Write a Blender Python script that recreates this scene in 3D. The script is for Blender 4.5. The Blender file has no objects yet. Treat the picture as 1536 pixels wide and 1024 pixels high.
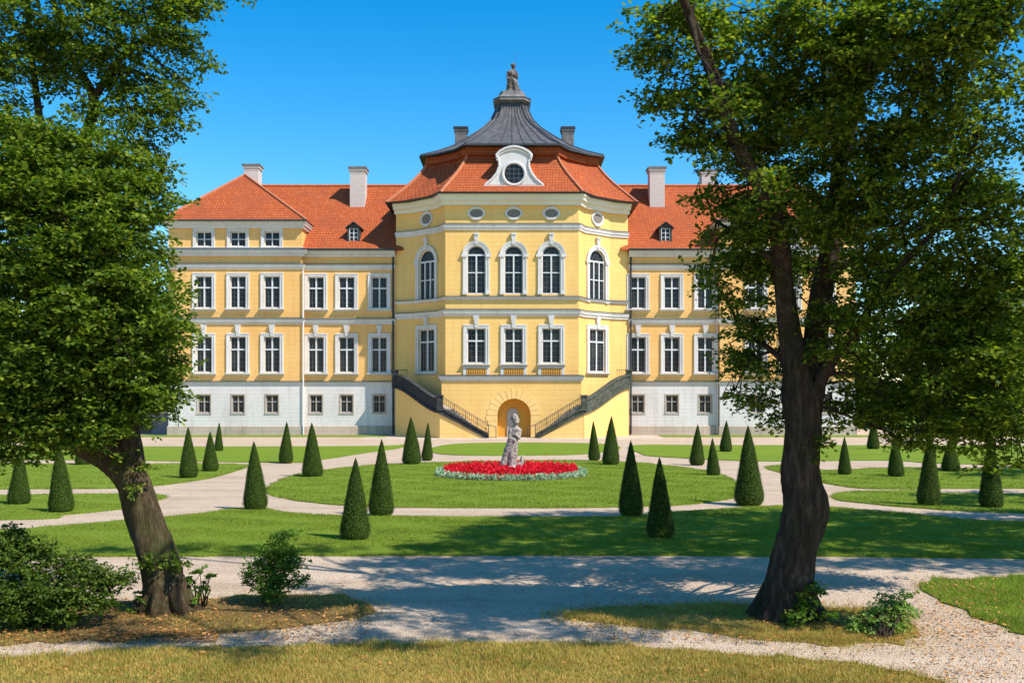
import bpy, bmesh, math, random
import numpy as np
from mathutils import Vector, Matrix
R = math.radians
random.seed(7); rng = np.random.default_rng(11)
sc = bpy.context.scene
COL = sc.collection

# ------------------------------------------------------------------ measured camera model
F = 1493.0; CX = 768.0; HY = 590.0; CH = 3.3
def wx(px, Y): return (px-CX)*Y/F
def wz(py, Y): return CH+(HY-py)*Y/F
def gp(px, py):
    Y = CH*F/(py-HY)
    return (wx(px, Y), Y)

# ------------------------------------------------------------------ naming helpers
def tag(o, label=None, cat=None, group=None, kind=None):
    if label: o['label'] = label
    if cat: o['category'] = cat
    if group: o['group'] = group
    if kind: o['kind'] = kind
    return o
def empty(name, loc=(0,0,0), rz=0):
    o = bpy.data.objects.new(name, None); COL.objects.link(o)
    o.location = loc; o.rotation_euler = (0,0,rz); o.empty_display_size = .5
    return o
def put(name, me, parent=None, loc=(0,0,0), rz=0):
    o = bpy.data.objects.new(name, me); COL.objects.link(o)
    if parent: o.parent = parent
    o.location = loc; o.rotation_euler = (0,0,rz)
    return o
def copy_tree(o, parent=None):
    c = o.copy(); COL.objects.link(c); c.parent = parent
    for ch in [x for x in o.children]: copy_tree(ch, c)
    return c

# ------------------------------------------------------------------ mesh builder
class MB:
    def __init__(s): s.v=[]; s.f=[]; s.sm=False
    def add(s, vs, fs):
        n=len(s.v); s.v += [tuple(p) for p in vs]; s.f += [tuple(i+n for i in f) for f in fs]; return s
    def box(s, x0,x1,y0,y1,z0,z1):
        v=[(x0,y0,z0),(x1,y0,z0),(x1,y1,z0),(x0,y1,z0),(x0,y0,z1),(x1,y0,z1),(x1,y1,z1),(x0,y1,z1)]
        return s.add(v,[(0,3,2,1),(4,5,6,7),(0,1,5,4),(1,2,6,5),(2,3,7,6),(3,0,4,7)])
    def hexa(s, a, b):   # a, b: two quads (lists of 4 pts) joined
        v=list(a)+list(b)
        return s.add(v,[(0,3,2,1),(4,5,6,7),(0,1,5,4),(1,2,6,5),(2,3,7,6),(3,0,4,7)])
    def prism(s, poly, fn0, fn1):   # poly of 2-tuples mapped to two 3D positions
        n=len(poly); v=[fn0(p) for p in poly]+[fn1(p) for p in poly]
        fs=[tuple(range(n))[::-1], tuple(range(n,2*n))]+[(i,(i+1)%n,(i+1)%n+n,i+n) for i in range(n)]
        return s.add(v,fs)
    def xz(s, poly, y0, y1): return s.prism(poly, lambda p:(p[0],y0,p[1]), lambda p:(p[0],y1,p[1]))
    def xy(s, poly, z0, z1): return s.prism(poly, lambda p:(p[0],p[1],z0), lambda p:(p[0],p[1],z1))
    def tube(s, pts, rs, n=8, cap=True, rough=0, seed=0):
        pts=[Vector(p) for p in pts]; rr=random.Random(seed)
        rings=[]; prev=None
        for i,p in enumerate(pts):
            t=(pts[min(i+1,len(pts)-1)]-pts[max(i-1,0)]).normalized()
            if prev is None:
                a=Vector((1,0,0)) if abs(t.x)<.9 else Vector((0,1,0))
            else: a=prev
            a=(a-t*a.dot(t)).normalized(); prev=a; b=t.cross(a)
            ring=[]
            for k in range(n):
                th=2*math.pi*k/n
                r=rs[i]*(1+rough*(math.sin(3*th+i*.35+seed)*.5+math.sin(5*th-i*.27+seed*2)*.35+rr.uniform(-.25,.25)))
                ring.append(p+(a*math.cos(th)+b*math.sin(th))*r)
            rings.append(ring)
        v=[q for r_ in rings for q in r_]; fs=[]
        for i in range(len(rings)-1):
            for k in range(n):
                k2=(k+1)%n; fs.append((i*n+k,i*n+k2,(i+1)*n+k2,(i+1)*n+k))
        if cap: fs += [tuple(range(n))[::-1], tuple(range((len(rings)-1)*n,len(rings)*n))]
        return s.add(v,fs)
    def bar(s,a,b,r,n=4): return s.tube([a,b],[r,r],n)
    def loft(s, rings, cap=True):
        n=len(rings[0]); v=[p for r_ in rings for p in r_]; fs=[]
        for i in range(len(rings)-1):
            for k in range(n):
                k2=(k+1)%n; fs.append((i*n+k,i*n+k2,(i+1)*n+k2,(i+1)*n+k))
        if cap: fs += [tuple(range(n))[::-1], tuple(range((len(rings)-1)*n,len(rings)*n))]
        return s.add(v,fs)
    def sweep(s, prof, path):
        """prof: (outward, z) closed loop; path: 2D points; outward is right hand of travel (+x travel -> -y)"""
        P=[Vector(p) for p in path]; rings=[]
        for i,p in enumerate(P):
            def nn(a,b):
                d=(b-a).normalized(); return Vector((d.y,-d.x))
            if i==0: m=nn(P[0],P[1])
            elif i==len(P)-1: m=nn(P[-2],P[-1])
            else:
                n1=nn(P[i-1],p); n2=nn(p,P[i+1]); m=(n1+n2)/(1+n1.dot(n2))
            rings.append([(p.x+m.x*d, p.y+m.y*d, z) for d,z in prof])
        return s.loft(rings)
    def mesh(s, name, mat, smooth=False, recalc=True, bevel=0):
        me=bpy.data.meshes.new(name); me.from_pydata(s.v,[],s.f)
        if recalc or bevel:
            bm=bmesh.new(); bm.from_mesh(me)
            if recalc: bmesh.ops.recalc_face_normals(bm, faces=bm.faces)
            if bevel: bmesh.ops.bevel(bm, geom=bm.edges[:], offset=bevel, segments=1, affect='EDGES')
            bm.to_mesh(me); bm.free()
        if smooth: me.polygons.foreach_set('use_smooth',[True]*len(me.polygons))
        me.materials.append(mat); me.update()
        return me
    def build(s, name, mat, parent=None, loc=(0,0,0), rz=0, **k):
        return put(name, s.mesh(name, mat, **k), parent, loc, rz)

def mesh_np(name, V, Fc, mat, smooth=False):
    me=bpy.data.meshes.new(name); V=np.asarray(V,dtype=np.float32); Fc=np.asarray(Fc,dtype=np.int32)
    k=Fc.shape[1]; me.vertices.add(len(V)); me.vertices.foreach_set('co',V.ravel())
    me.loops.add(Fc.size); me.loops.foreach_set('vertex_index',Fc.ravel())
    me.polygons.add(len(Fc)); me.polygons.foreach_set('loop_start',np.arange(0,Fc.size,k,dtype=np.int32))
    me.polygons.foreach_set('loop_total',np.full(len(Fc),k,dtype=np.int32))
    if smooth: me.polygons.foreach_set('use_smooth',np.ones(len(Fc),dtype=bool))
    me.materials.append(mat); me.update(calc_edges=True); return me

# ------------------------------------------------------------------ materials
class NT:
    def __init__(s,name):
        s.m=bpy.data.materials.new(name); s.m.use_nodes=True; s.t=s.m.node_tree
        s.t.nodes.clear(); s.out=s.n('ShaderNodeOutputMaterial')
        s.b=s.n('ShaderNodeBsdfPrincipled'); s.l(s.b.outputs[0],s.out.inputs[0])
    def n(s,ty,**k):
        x=s.t.nodes.new(ty)
        for a,b in k.items(): setattr(x,a,b)
        return x
    def l(s,a,b): s.t.links.new(a,b)
    def pos(s, scale=(1,1,1), obj=False):
        g=s.n('ShaderNodeTexCoord').outputs['Object'] if obj else s.n('ShaderNodeNewGeometry').outputs['Position']
        m=s.n('ShaderNodeMapping'); m.inputs['Scale'].default_value=scale; s.l(g,m.inputs[0]); return m.outputs[0]
    def noise(s, vec, scale, detail=4, rough=.6):
        x=s.n('ShaderNodeTexNoise'); s.l(vec,x.inputs['Vector']); x.inputs['Scale'].default_value=scale
        x.inputs['Detail'].default_value=detail; x.inputs['Roughness'].default_value=rough; return x.outputs['Fac']
    def ramp(s, fac, stops):
        x=s.n('ShaderNodeValToRGB'); s.l(fac,x.inputs[0]); e=x.color_ramp.elements
        while len(e)<len(stops): e.new(.5)
        for i,(p,c) in enumerate(stops):
            e[i].position=p; e[i].color=(*c,1) if len(c)==3 else c
        return x.outputs[0]
    def mix(s, fac, a, b, mode='MIX'):
        x=s.n('ShaderNodeMix'); x.data_type='RGBA'; x.blend_type=mode
        for i,v in ((0,fac),(6,a),(7,b)):
            if hasattr(v,'links') or hasattr(v,'is_linked'): s.l(v,x.inputs[i])
            elif isinstance(v,(int,float)): x.inputs[i].default_value=v
            else: x.inputs[i].default_value=(*v,1)
        return x.outputs[2]
    def math(s, op, a, b=None, c=None):
        x=s.n('ShaderNodeMath'); x.operation=op
        for i,v in enumerate((a,b,c)):
            if v is None: continue
            if isinstance(v,(int,float)): x.inputs[i].default_value=v
            else: s.l(v,x.inputs[i])
        return x.outputs[0]
    def bump(s, h, strength=.3, dist=.02):
        x=s.n('ShaderNodeBump'); s.l(h,x.inputs['Height']); x.inputs['Strength'].default_value=strength
        x.inputs['Distance'].default_value=dist; s.l(x.outputs[0],s.b.inputs['Normal'])
    def col(s,c):
        if isinstance(c,tuple): s.b.inputs['Base Color'].default_value=(*c,1)
        else: s.l(c,s.b.inputs['Base Color'])
    def set(s, rough=.8, spec=.3):
        s.b.inputs['Roughness'].default_value=rough; s.b.inputs['Specular IOR Level'].default_value=spec; return s.m

def m_plaster(name, c, c2, stain, line=.36, amt=.25, streak=.35):
    t=NT(name); p=t.pos(); n1=t.noise(p,.35,5); base=t.mix(t.ramp(n1,[(.35,(0,0,0)),(.7,(1,1,1))]),c,c2)
    ps=t.pos((1.6,1.6,.14)); n2=t.noise(ps,1.4,6,.7)
    base=t.mix(t.math('MULTIPLY',t.ramp(n2,[(.52,(0,0,0)),(.78,(1,1,1))]),streak),base,stain)
    n6=t.noise(t.pos((3.2,3.2,.1)),1.3,6,.78); base=t.mix(t.math('MULTIPLY',t.ramp(n6,[(.58,(0,0,0)),(.74,(1,1,1))]),streak*.9),base,stain); n5=t.noise(p,4.5,5,.7); base=t.mix(t.math('MULTIPLY',t.ramp(n5,[(.5,(0,0,0)),(.75,(1,1,1))]),streak*.5),base,stain)
    sep=t.n('ShaderNodeSeparateXYZ'); t.l(p,sep.inputs[0])
    wob=t.noise(t.pos((.15,.15,.3)),1.0,3)
    zz=t.math('ADD',t.math('MULTIPLY',sep.outputs[2],1/line),t.math('MULTIPLY',wob,.5))
    fr=t.math('FRACT',zz); ln=t.ramp(fr,[(0,(1,1,1)),(.13,(0,0,0)),(1,(0,0,0))])
    brk=t.ramp(t.noise(t.pos((.5,.5,3)),1.3,4),[(.38,(0,0,0)),(.6,(1,1,1))])
    k=t.math('MULTIPLY',ln,t.math('MULTIPLY',brk,amt))
    base=t.mix(k,base,stain); t.col(base)
    t.bump(t.math('SUBTRACT',t.noise(p,9,4),t.math('MULTIPLY',ln,1.2)),.25,.02)
    return t.set(.9,.15)
M={}
M['yellow']=m_plaster('yellow_plaster',(.82,.53,.185),(.78,.47,.15),(.46,.22,.05))
M['yellow_wing']=m_plaster('ochre_yellow_plaster',(.80,.48,.175),(.76,.42,.135),(.44,.20,.045))
M['voussoir']=m_plaster('pale_yellow_stone',(.83,.555,.21),(.79,.50,.17),(.5,.3,.1),5,0,.4)
M['white']=m_plaster('white_plaster',(.69,.65,.61),(.60,.56,.52),(.36,.29,.23),.30,.4,.5)
M['trim']=m_plaster('trim_plaster',(.67,.64,.61),(.57,.54,.51),(.29,.25,.22),5,.0,.4)
M['creamtrim']=m_plaster('cream_plaster',(.74,.69,.56),(.70,.62,.46),(.5,.42,.3),5,.0,.3)
M['plinth']=m_plaster('plinth_stone',(.54,.44,.34),(.40,.32,.25),(.2,.15,.11),.38,.5,.7)
M['mauve']=m_plaster('mauve_plaster',(.30,.25,.25),(.24,.2,.2),(.15,.12,.12),.5,.4,.5)
def m_simple(name,c,rough=.6,spec=.4,var=.3,scale=3,bump=.2,metal=0):
    t=NT(name); p=t.pos(); n=t.noise(p,scale,6,.7)
    t.col(t.mix(t.ramp(n,[(.3,(0,0,0)),(.75,(1,1,1))]),c,tuple(x*(1-var) for x in c)))
    t.b.inputs['Metallic'].default_value=metal
    t.bump(t.noise(p,scale*6,4),bump,.01); return t.set(rough,spec)
M['lead']=m_simple('dark_lead',(.035,.04,.045),.55,.4)
M['iron']=m_simple('wrought_iron',(.10,.085,.065),.6,.4)
M['paint']=m_simple('white_paint',(.66,.66,.65),.5,.4,.12)
M['greypaint']=m_simple('weathered_paint',(.42,.38,.33),.7,.3,.3)
M['muntin']=m_simple('thin_bar_paint',(.10,.105,.115),.6,.3,.2)
M['dormerdark']=m_simple('dormer_sheet',(.05,.045,.042),.6,.3)
def m_stone(name,a,b,c,scale=2.5):
    t=NT(name); p=t.pos(); n=t.noise(p,scale,8,.7)
    x=t.ramp(n,[(.3,a),(.5,b),(.72,c)]); t.col(x)
    t.bump(t.noise(p,scale*5,6,.7),.6,.03); return t.set(.95,.15)
M['statue']=m_stone('statue_stone',(.11,.09,.078),(.34,.285,.25),(.47,.40,.35),6)
M['roofstatue']=m_stone('roof_statue_stone',(.03,.025,.022),(.10,.08,.07),(.45,.4,.36),3)
M['shadestone']=m_stone('shaded_stair_stone',(.018,.019,.022),(.04,.041,.044),(.075,.073,.068),3)  # left stair: shade on this side is put into the stone colour
M['litgreenstone']=m_stone('lit_green_stair_stone',(.03,.034,.026),(.075,.08,.06),(.14,.135,.105),3)  # right stair: greenish stone, painted lighter for the light on that side
M['chimdark']=m_stone('dark_chimney_stone',(.09,.085,.08),(.16,.15,.145),(.26,.24,.22),2)
M['soil']=m_stone('soil',(.05,.03,.02),(.09,.06,.04),(.12,.09,.06),4)
def m_chimney():
    t=NT('chimney_brick'); p=t.pos(); mp=t.n('ShaderNodeCombineXYZ'); s=t.n('ShaderNodeSeparateXYZ'); t.l(p,s.inputs[0])
    t.l(t.math('ADD',s.outputs[0],s.outputs[1]),mp.inputs[0]); t.l(s.outputs[2],mp.inputs[1])
    b=t.n('ShaderNodeTexBrick'); t.l(mp.outputs[0],b.inputs['Vector']); b.inputs['Scale'].default_value=1
    b.inputs['Brick Width'].default_value=.3; b.inputs['Row Height'].default_value=.11; b.inputs['Mortar Size'].default_value=.014
    b.inputs['Color1'].default_value=(.66,.55,.48,1); b.inputs['Color2'].default_value=(.56,.46,.40,1); b.inputs['Mortar'].default_value=(.42,.36,.33,1)
    n=t.noise(p,2,6); t.col(t.mix(t.ramp(n,[(.4,(0,0,0)),(.7,(1,1,1))]),b.outputs[0],(.5,.45,.42))); t.bump(b.outputs['Fac'],-.3,.01)
    return t.set(.9,.15)
M['chimney']=m_chimney()
def m_tile():
    t=NT('clay_tiles'); p=t.pos(); s=t.n('ShaderNodeSeparateXYZ'); t.l(p,s.inputs[0]); mp=t.n('ShaderNodeCombineXYZ')
    t.l(t.math('ADD',s.outputs[0],t.math('MULTIPLY',s.outputs[1],.45)),mp.inputs[0]); wob=t.noise(t.pos((.25,.25,.25)),1,3)
    t.l(t.math('ADD',s.outputs[2],t.math('MULTIPLY',wob,.12)),mp.inputs[1])
    b=t.n('ShaderNodeTexBrick'); t.l(mp.outputs[0],b.inputs['Vector']); b.inputs['Scale'].default_value=1
    b.inputs['Brick Width'].default_value=.23; b.inputs['Row Height'].default_value=.235; b.inputs['Mortar Size'].default_value=.03
    b.inputs['Mortar Smooth'].default_value=.5
    b.inputs['Color1'].default_value=(.50,.115,.026,1); b.inputs['Color2'].default_value=(.40,.08,.019,1); b.inputs['Mortar'].default_value=(.12,.026,.012,1)
    n=t.noise(p,.5,6,.7); c=t.mix(t.math('MULTIPLY',t.ramp(n,[(.4,(0,0,0)),(.66,(1,1,1))]),.75),b.outputs[0],(.27,.062,.024))
    n2=t.noise(p,3.5,5,.7); c=t.mix(t.math('MULTIPLY',t.ramp(n2,[(.55,(0,0,0)),(.72,(1,1,1))]),.5),c,(.52,.19,.08))
    n3=t.noise(t.pos((.9,.9,.2)),1.2,5); c=t.mix(t.math('MULTIPLY',t.ramp(n3,[(.55,(0,0,0)),(.8,(1,1,1))]),.5),c,(.20,.07,.035))
    t.col(c)
    fr=t.math('FRACT',t.math('MULTIPLY',t.math('ADD',s.outputs[2],t.math('MULTIPLY',wob,.12)),1/.235))
    t.bump(t.math('SUBTRACT',1.0,fr),.9,.05); return t.set(.85,.2)
M['tile']=m_tile()
M['ridge']=m_simple('ridge_tile',(.55,.20,.10),.9,.2,.45,6)
def m_slate():
    t=NT('slate_sheet'); p=t.pos((1.2,1.2,.12)); n=t.noise(p,2.2,6,.7)
    c=t.ramp(n,[(.25,(.03,.03,.033)),(.5,(.075,.075,.08)),(.75,(.16,.16,.165))])
    n2=t.noise(t.pos(),1.1,4); c=t.mix(t.math('MULTIPLY',n2,.5),c,(.09,.075,.07)); t.col(c)
    t.bump(n,.8,.06); return t.set(.6,.35)
M['slate']=m_slate()
def m_glass():
    t=NT('window_glass'); p=t.pos(); n=t.noise(t.pos((1,1,.6)),.9,3)
    oi=t.n('ShaderNodeObjectInfo')
    v=t.math('MULTIPLY',oi.outputs['Random'],.6)
    c=t.mix(v,(.008,.010,.013),(.028,.03,.034)); c=t.mix(t.ramp(n,[(.5,(0,0,0)),(.62,(1,1,1))]),c,(.04,.038,.036)); t.col(c)
    t.bump(t.noise(p,1.6,2),.08,.05); t.set(.1,.22); return t.m
M['glass']=m_glass()
M['blind']=m_simple('oval_infill',(.22,.19,.165),.8,.2,.3,4)
M['ochre']=m_simple('ochre_recess',(.68,.34,.06),.9,.1,.25,1.2)
def m_gravel():
    t=NT('gravel'); p=t.pos(); v=t.n('ShaderNodeTexVoronoi'); t.l(p,v.inputs['Vector']); v.inputs['Scale'].default_value=48
    c=t.ramp(v.outputs['Color'],[(.1,(.28,.19,.12)),(.5,(.49,.365,.26)),(.9,(.62,.485,.36))])
    n=t.noise(p,1.1,7,.72); c=t.mix(t.math('MULTIPLY',t.ramp(n,[(.38,(0,0,0)),(.66,(1,1,1))]),.75),c,(.56,.425,.305))
    n2=t.noise(t.pos((.35,1.3,1)),.6,6,.7); c=t.mix(t.math('MULTIPLY',t.ramp(n2,[(.48,(0,0,0)),(.68,(1,1,1))]),.7),c,(.36,.25,.17))
    n3=t.noise(t.pos((.12,2.2,1)),.8,5,.6); c=t.mix(t.math('MULTIPLY',t.ramp(n3,[(.52,(0,0,0)),(.66,(1,1,1))]),.4),c,(.64,.505,.385))
    n4=t.noise(p,5,8,.85); c=t.mix(t.math('MULTIPLY',t.ramp(n4,[(.56,(0,0,0)),(.66,(1,1,1))]),.75),c,(.14,.095,.06))
    t.col(c); h=t.math('ADD',v.outputs['Distance'],t.math('MULTIPLY',n,3.0)); t.bump(h,.7,.03); return t.set(.95,.1)
M['gravel']=m_gravel()
def m_lawn(name,a,b,c,d,dry=.0):
    t=NT(name); p=t.pos(); n=t.noise(t.pos((.55,.9,1)),.55,7,.7); n2=t.noise(p,9,6,.75); n3=t.noise(p,40,3)
    x=t.mix(t.ramp(n,[(.35,(0,0,0)),(.65,(1,1,1))]),a,b); x=t.mix(t.math('MULTIPLY',t.ramp(n2,[(.42,(0,0,0)),(.68,(1,1,1))]),.6),x,c)
    x=t.mix(t.math('MULTIPLY',t.ramp(n3,[(.45,(0,0,0)),(.6,(1,1,1))]),.35),x,d)
    nd=t.noise(p,.9,6,.75); x=t.mix(t.math('MULTIPLY',t.ramp(nd,[(.58,(0,0,0)),(.75,(1,1,1))]),.35+dry),x,(.20,.17,.045))
    t.col(x); t.bump(t.math('ADD',n2,n3),.8,.05); return t.set(.95,.1)
M['lawn']=m_lawn('lawn',(.13,.205,.014),(.185,.26,.022),(.08,.145,.011),(.24,.28,.035))
M['dry']=m_lawn('dry_turf',(.34,.24,.06),(.17,.18,.03),(.40,.22,.06),(.36,.28,.10),.2)
M['mulch']=m_lawn('leaf_mulch',(.15,.09,.035),(.20,.13,.045),(.24,.12,.045),(.10,.09,.03),.1)
def m_leaf(name,a,b,c,trans=.35,rough=.45,patch=None):
    t=NT(name); g=t.n('ShaderNodeNewGeometry')
    col=t.ramp(g.outputs['Random Per Island'],[(0,a),(.45,b),(.8,c),(1,tuple(min(1,x*1.3) for x in c))])
    n=t.noise(t.pos(),.8,3); col=t.mix(t.math('MULTIPLY',n,.4),col,a)
    if patch:
        for sc_,cc_,k_ in patch: col=t.mix(t.math('MULTIPLY',t.ramp(t.noise(t.pos((.6,1,1)),sc_,6,.75),[(.48,(0,0,0)),(.6,(1,1,1))]),k_),col,cc_)
    t.col(col); t.set(max(rough,.55),.2)
    tr=t.n('ShaderNodeBsdfTranslucent'); t.l(t.mix(1.0,col,(1.3,1.35,.6),'MULTIPLY'),tr.inputs[0])
    mx=t.n('ShaderNodeMixShader'); mx.inputs[0].default_value=trans
    t.l(t.b.outputs[0],mx.inputs[1]); t.l(tr.outputs[0],mx.inputs[2]); t.l(mx.outputs[0],t.out.inputs[0]); return t.m
M['leafA']=m_leaf('left_tree_leaves',(.042,.092,.009),(.095,.165,.014),(.22,.27,.028),.48)
M['leafB']=m_leaf('right_tree_leaves',(.036,.08,.008),(.09,.158,.012),(.24,.285,.026),.55)
M['leafC']=m_leaf('shrub_leaves',(.045,.11,.014),(.09,.18,.018),(.17,.27,.035),.45)
M['leafD']=m_leaf('bright_shrub_leaves',(.09,.18,.03),(.16,.27,.045),(.27,.37,.07))
M['leafE']=m_leaf('shaded_shrub_leaves',(.035,.07,.008),(.07,.12,.012),(.13,.18,.022),.35)  # left shrub: leaf colour darkened to stand in for shade, sun reaches it here
M['topi']=m_leaf('yew_leaves',(.028,.055,.005),(.06,.105,.009),(.12,.175,.016),.25,.7)
M['topicore']=m_simple('yew_core',(.02,.035,.006),.95,.05,.4,12,.8)
M['grassG']=m_leaf('grass_blades',(.13,.205,.015),(.20,.265,.022),(.30,.33,.045),.3,.7,((1.3,(.09,.15,.012),.6),(3.5,(.24,.24,.05),.5)))
M['grassD']=m_leaf('dry_grass_blades',(.22,.21,.03),(.46,.34,.08),(.64,.43,.13),.3,.7,((1.7,(.17,.19,.025),.6),(4.5,(.42,.20,.05),.55),(.6,(.56,.40,.11),.5)))
M['litter']=m_leaf('fallen_leaf',(.16,.07,.025),(.35,.15,.04),(.55,.26,.07),.15,.7)
M['red']=m_leaf('red_petals',(.50,.004,.012),(.70,.008,.02),(.85,.02,.05),.25,.6)
M['silver']=m_leaf('silver_leaves',(.14,.27,.13),(.32,.46,.30),(.58,.66,.52),.2,.7)
def m_bark(name,a,b,moss):
    t=NT(name); p=t.pos((5,5,.9)); n=t.noise(p,2.6,9,.75); c=t.ramp(n,[(.3,tuple(x*.35 for x in a)),(.5,a),(.68,b)])
    m=t.noise(t.pos(),1.4,5); c=t.mix(t.math('MULTIPLY',t.ramp(m,[(.5,(0,0,0)),(.66,(1,1,1))]),.7),c,moss); t.col(c)
    t.bump(t.math('ADD',n,t.math('MULTIPLY',t.noise(p,9,5,.7),.4)),1,.09); return t.set(.95,.1)
M['bark']=m_bark('mossy_bark',(.085,.06,.032),(.19,.14,.075),(.07,.085,.02))
M['barkdark']=m_bark('dark_bark',(.06,.043,.03),(.15,.11,.075),(.04,.048,.015))

AZ=R(59); EL=R(50); KX=math.sin(AZ)/math.tan(EL); KY=math.cos(AZ)/math.tan(EL)
def shade(gx,gy,h,r,k=.6): return (gx+KX*h,gy-KY*h,h,r,r,r*.75,k)   # crown part that shades ground point (gx, gy)
# ------------------------------------------------------------------ ground
MB().box(-700,700,-60,1400,-.5,0).build('gravel_ground',M['gravel'])['kind']='structure'
def smooth_poly(pts, n=6, jit=.0):
    P=[np.array(p,float) for p in pts]; out=[]; N=len(P)
    for i in range(N):
        p0,p1,p2,p3=P[i-1],P[i],P[(i+1)%N],P[(i+2)%N]
        L=np.linalg.norm(p2-p1); k=max(3,min(60,int(L/.25)))
        for j in range(k):
            t=j/k
            q=.5*((2*p1)+(-p0+p2)*t+(2*p0-5*p1+4*p2-p3)*t*t+(-p0+3*p1-3*p2+p3)*t**3)
            out.append(tuple(q+rng.normal(0,jit,2)))
    return out
LAWN={}
def lawn(key, pix, mat='lawn', z=.035, jit=.035, name='lawn', label=None):
    w=[gp(*p) for p in pix]; poly=smooth_poly(w,jit=jit)
    o=MB().xy(poly,-.05,z).build(name,M[mat]); o['kind']='structure'; LAWN[key]=poly; return o
lawn('fore',[(-250,992),(0,988),(139,981),(210,975),(420,970),(700,966),(900,969),(1132,984),(1273,996),(1397,1019),(1440,1060),(1440,1200),(600,1250),(-300,1200)],'dry',z=.02,jit=.06,name='dry_lawn')
lawn('mulch',[(-200,975),(0,968),(120,962),(300,953),(440,940),(545,925),(568,912),(530,898),(440,891),(330,897),(200,902),(90,908),(-200,915)],'mulch',z=.014,jit=.07,name='mulch_bed')
lawn('isle',[(840,920),(940,908),(1130,908),(1250,912),(1340,922),(1374,945),(1352,965),(1273,968),(1165,961),(1057,948),(930,938),(868,930)],'dry',z=.014,jit=.07,name='dry_grass_island')
lawn('right',[(1385,874),(1470,868),(1560,864),(1900,855),(1900,1010),(1700,985),(1560,958),(1480,935),(1425,905)],'lawn',z=.025,jit=.07)
lawn('front',[(-900,850),(-900,800),(-200,797),(0,795),(130,786),(300,771),(345,764),(395,763),(430,769),(480,773),(600,775),(900,776),(1000,769),(1100,763),(1200,758),(1260,762),(1340,769),(1400,775),(1536,783),(2300,800),(2300,850),(1536,838),(900,833),(400,834),(0,837)],'lawn',jit=.03)
lawn('centre',[(399,737),(425,719),(475,707),(560,698),(650,694),(800,691),(930,693),(1030,702),(1085,714),(1108,728),(1112,738),(1095,748),(1030,757),(950,760),(820,762),(600,761),(500,757),(430,748)],jit=.02)
lawn('upper',[(645,673),(690,665.5),(800,664),(905,666),(930,673),(880,681),(800,683),(700,683),(655,680)],jit=.02)
lawn('l1',[(-700,668),(0,669),(300,670),(560,669),(606,667),(600,672),(545,680),(480,690),(440,694),(200,691),(0,690),(-700,690)],jit=.02)
lawn('l2',[(-700,696),(0,696),(212,696),(330,696),(370,699),(345,709),(300,720),(221,730),(150,733),(0,734),(-700,740)],jit=.02)
lawn('l3',[(-900,748),(0,743),(150,741),(235,742),(249,747),(210,756),(180,764),(90,773),(0,780),(-900,790)],jit=.02)
lawn('r1',[(952,668),(1100,668),(1500,668),(2300,668),(2300,700),(1500,697),(1336,691),(1175,692),(1081,690),(990,685),(962,681)],jit=.02)
lawn('r2',[(1150,702),(1190,697),(1240,706),(1337,702),(1500,703),(2300,706),(2300,736),(1536,733),(1370,733.5),(1300,733),(1254,728),(1200,716)],jit=.02)
lawn('r3',[(1251,742),(1280,738),(1370,736),(1400,740),(1536,741),(2300,745),(2300,790),(1536,770),(1375,762),(1287,754),(1253,749)],jit=.02)
def strip(x0,x1,y0,y1): MB().box(x0,x1,y0,y1,-.05,.04).build('lawn_strip',M['lawn'])['kind']='structure'
strip(-30,-9.6,75.4,78.3); strip(11.5,60,75.4,78.3)
MB().box(-11,11,71.3,78,-.05,.012).build('stone_apron',M['plinth'])['kind']='structure'

def in_poly(P, poly):
    x,y=P[:,0],P[:,1]; ins=np.zeros(len(P),bool); q=np.array(poly); n=len(q); j=n-1
    for i in range(n):
        c=((q[i,1]>y)!=(q[j,1]>y)); d=(q[j,1]-q[i,1]); d=d if d!=0 else 1e-9
        ins^= c&(x<(q[j,0]-q[i,0])*(y-q[i,1])/d+q[i,0]); j=i
    return ins
def blades(name, poly, n, h, w, mat, z=.03, yr=None, vis=1.1, label=None, cat='grass', rim=25, spread=.07):
    q=np.array(poly); y0,y1=(q[:,1].min(),q[:,1].max()) if yr is None else yr
    P=np.empty((n*3,2)); P[:,1]=rng.uniform(y0,y1,n*3); half=P[:,1]*.5145*vis
    P[:,0]=rng.uniform(-1,1,n*3)*half
    # keep density per picture area rather than per ground area: fewer far blades
    P=P[in_poly(P,poly)][:n]
    k=int(rim*len(q)); i=rng.integers(0,len(q),k); E_=q[i]+rng.normal(0,spread,(k,2)); E_=E_[(np.abs(E_[:,0])<E_[:,1]*.6)&(E_[:,1]>yr[0] if yr else E_[:,1]>10)]
    P=np.concatenate([P,E_]); m=len(P)
    nz=np.sin(P[:,0]*2.3+np.sin(P[:,1]*1.7)*2)+np.sin(P[:,1]*3.1+P[:,0]*1.1)
    hh=h*(.6+.8*rng.random(m))*(1+.22*nz); a=rng.uniform(0,2*np.pi,m); ln=rng.uniform(.1,.9,m)*hh; b=rng.uniform(0,2*np.pi,m)
    dx,dy=np.cos(a)*w/2,np.sin(a)*w/2; B=np.c_[P,np.full(m,z-.01)]
    V=np.stack([B+np.c_[dx,dy,0*dx],B-np.c_[dx,dy,0*dx],B+np.c_[np.cos(b)*ln,np.sin(b)*ln,hh]],1).reshape(-1,3)
    o=put(name,mesh_np(name,V,np.arange(3*m).reshape(-1,3),mat)); tag(o,label,cat,kind='stuff'); return o
blades('dry_grass',LAWN['fore'],170000,.045,.011,M['grassD'],rim=60,spread=.12,label='dry yellowish turf along the bottom edge of the photo')
blades('dry_grass',LAWN['isle'],50000,.05,.011,M['grassD'],z=.01,rim=90,spread=.2,label='thin dry grass around the foot of the right tree')
blades('dry_grass',LAWN['mulch'],26000,.04,.010,M['grassD'],z=.01,rim=60,spread=.22,label='sparse dry grass and mulch under the left leaning tree')
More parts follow.
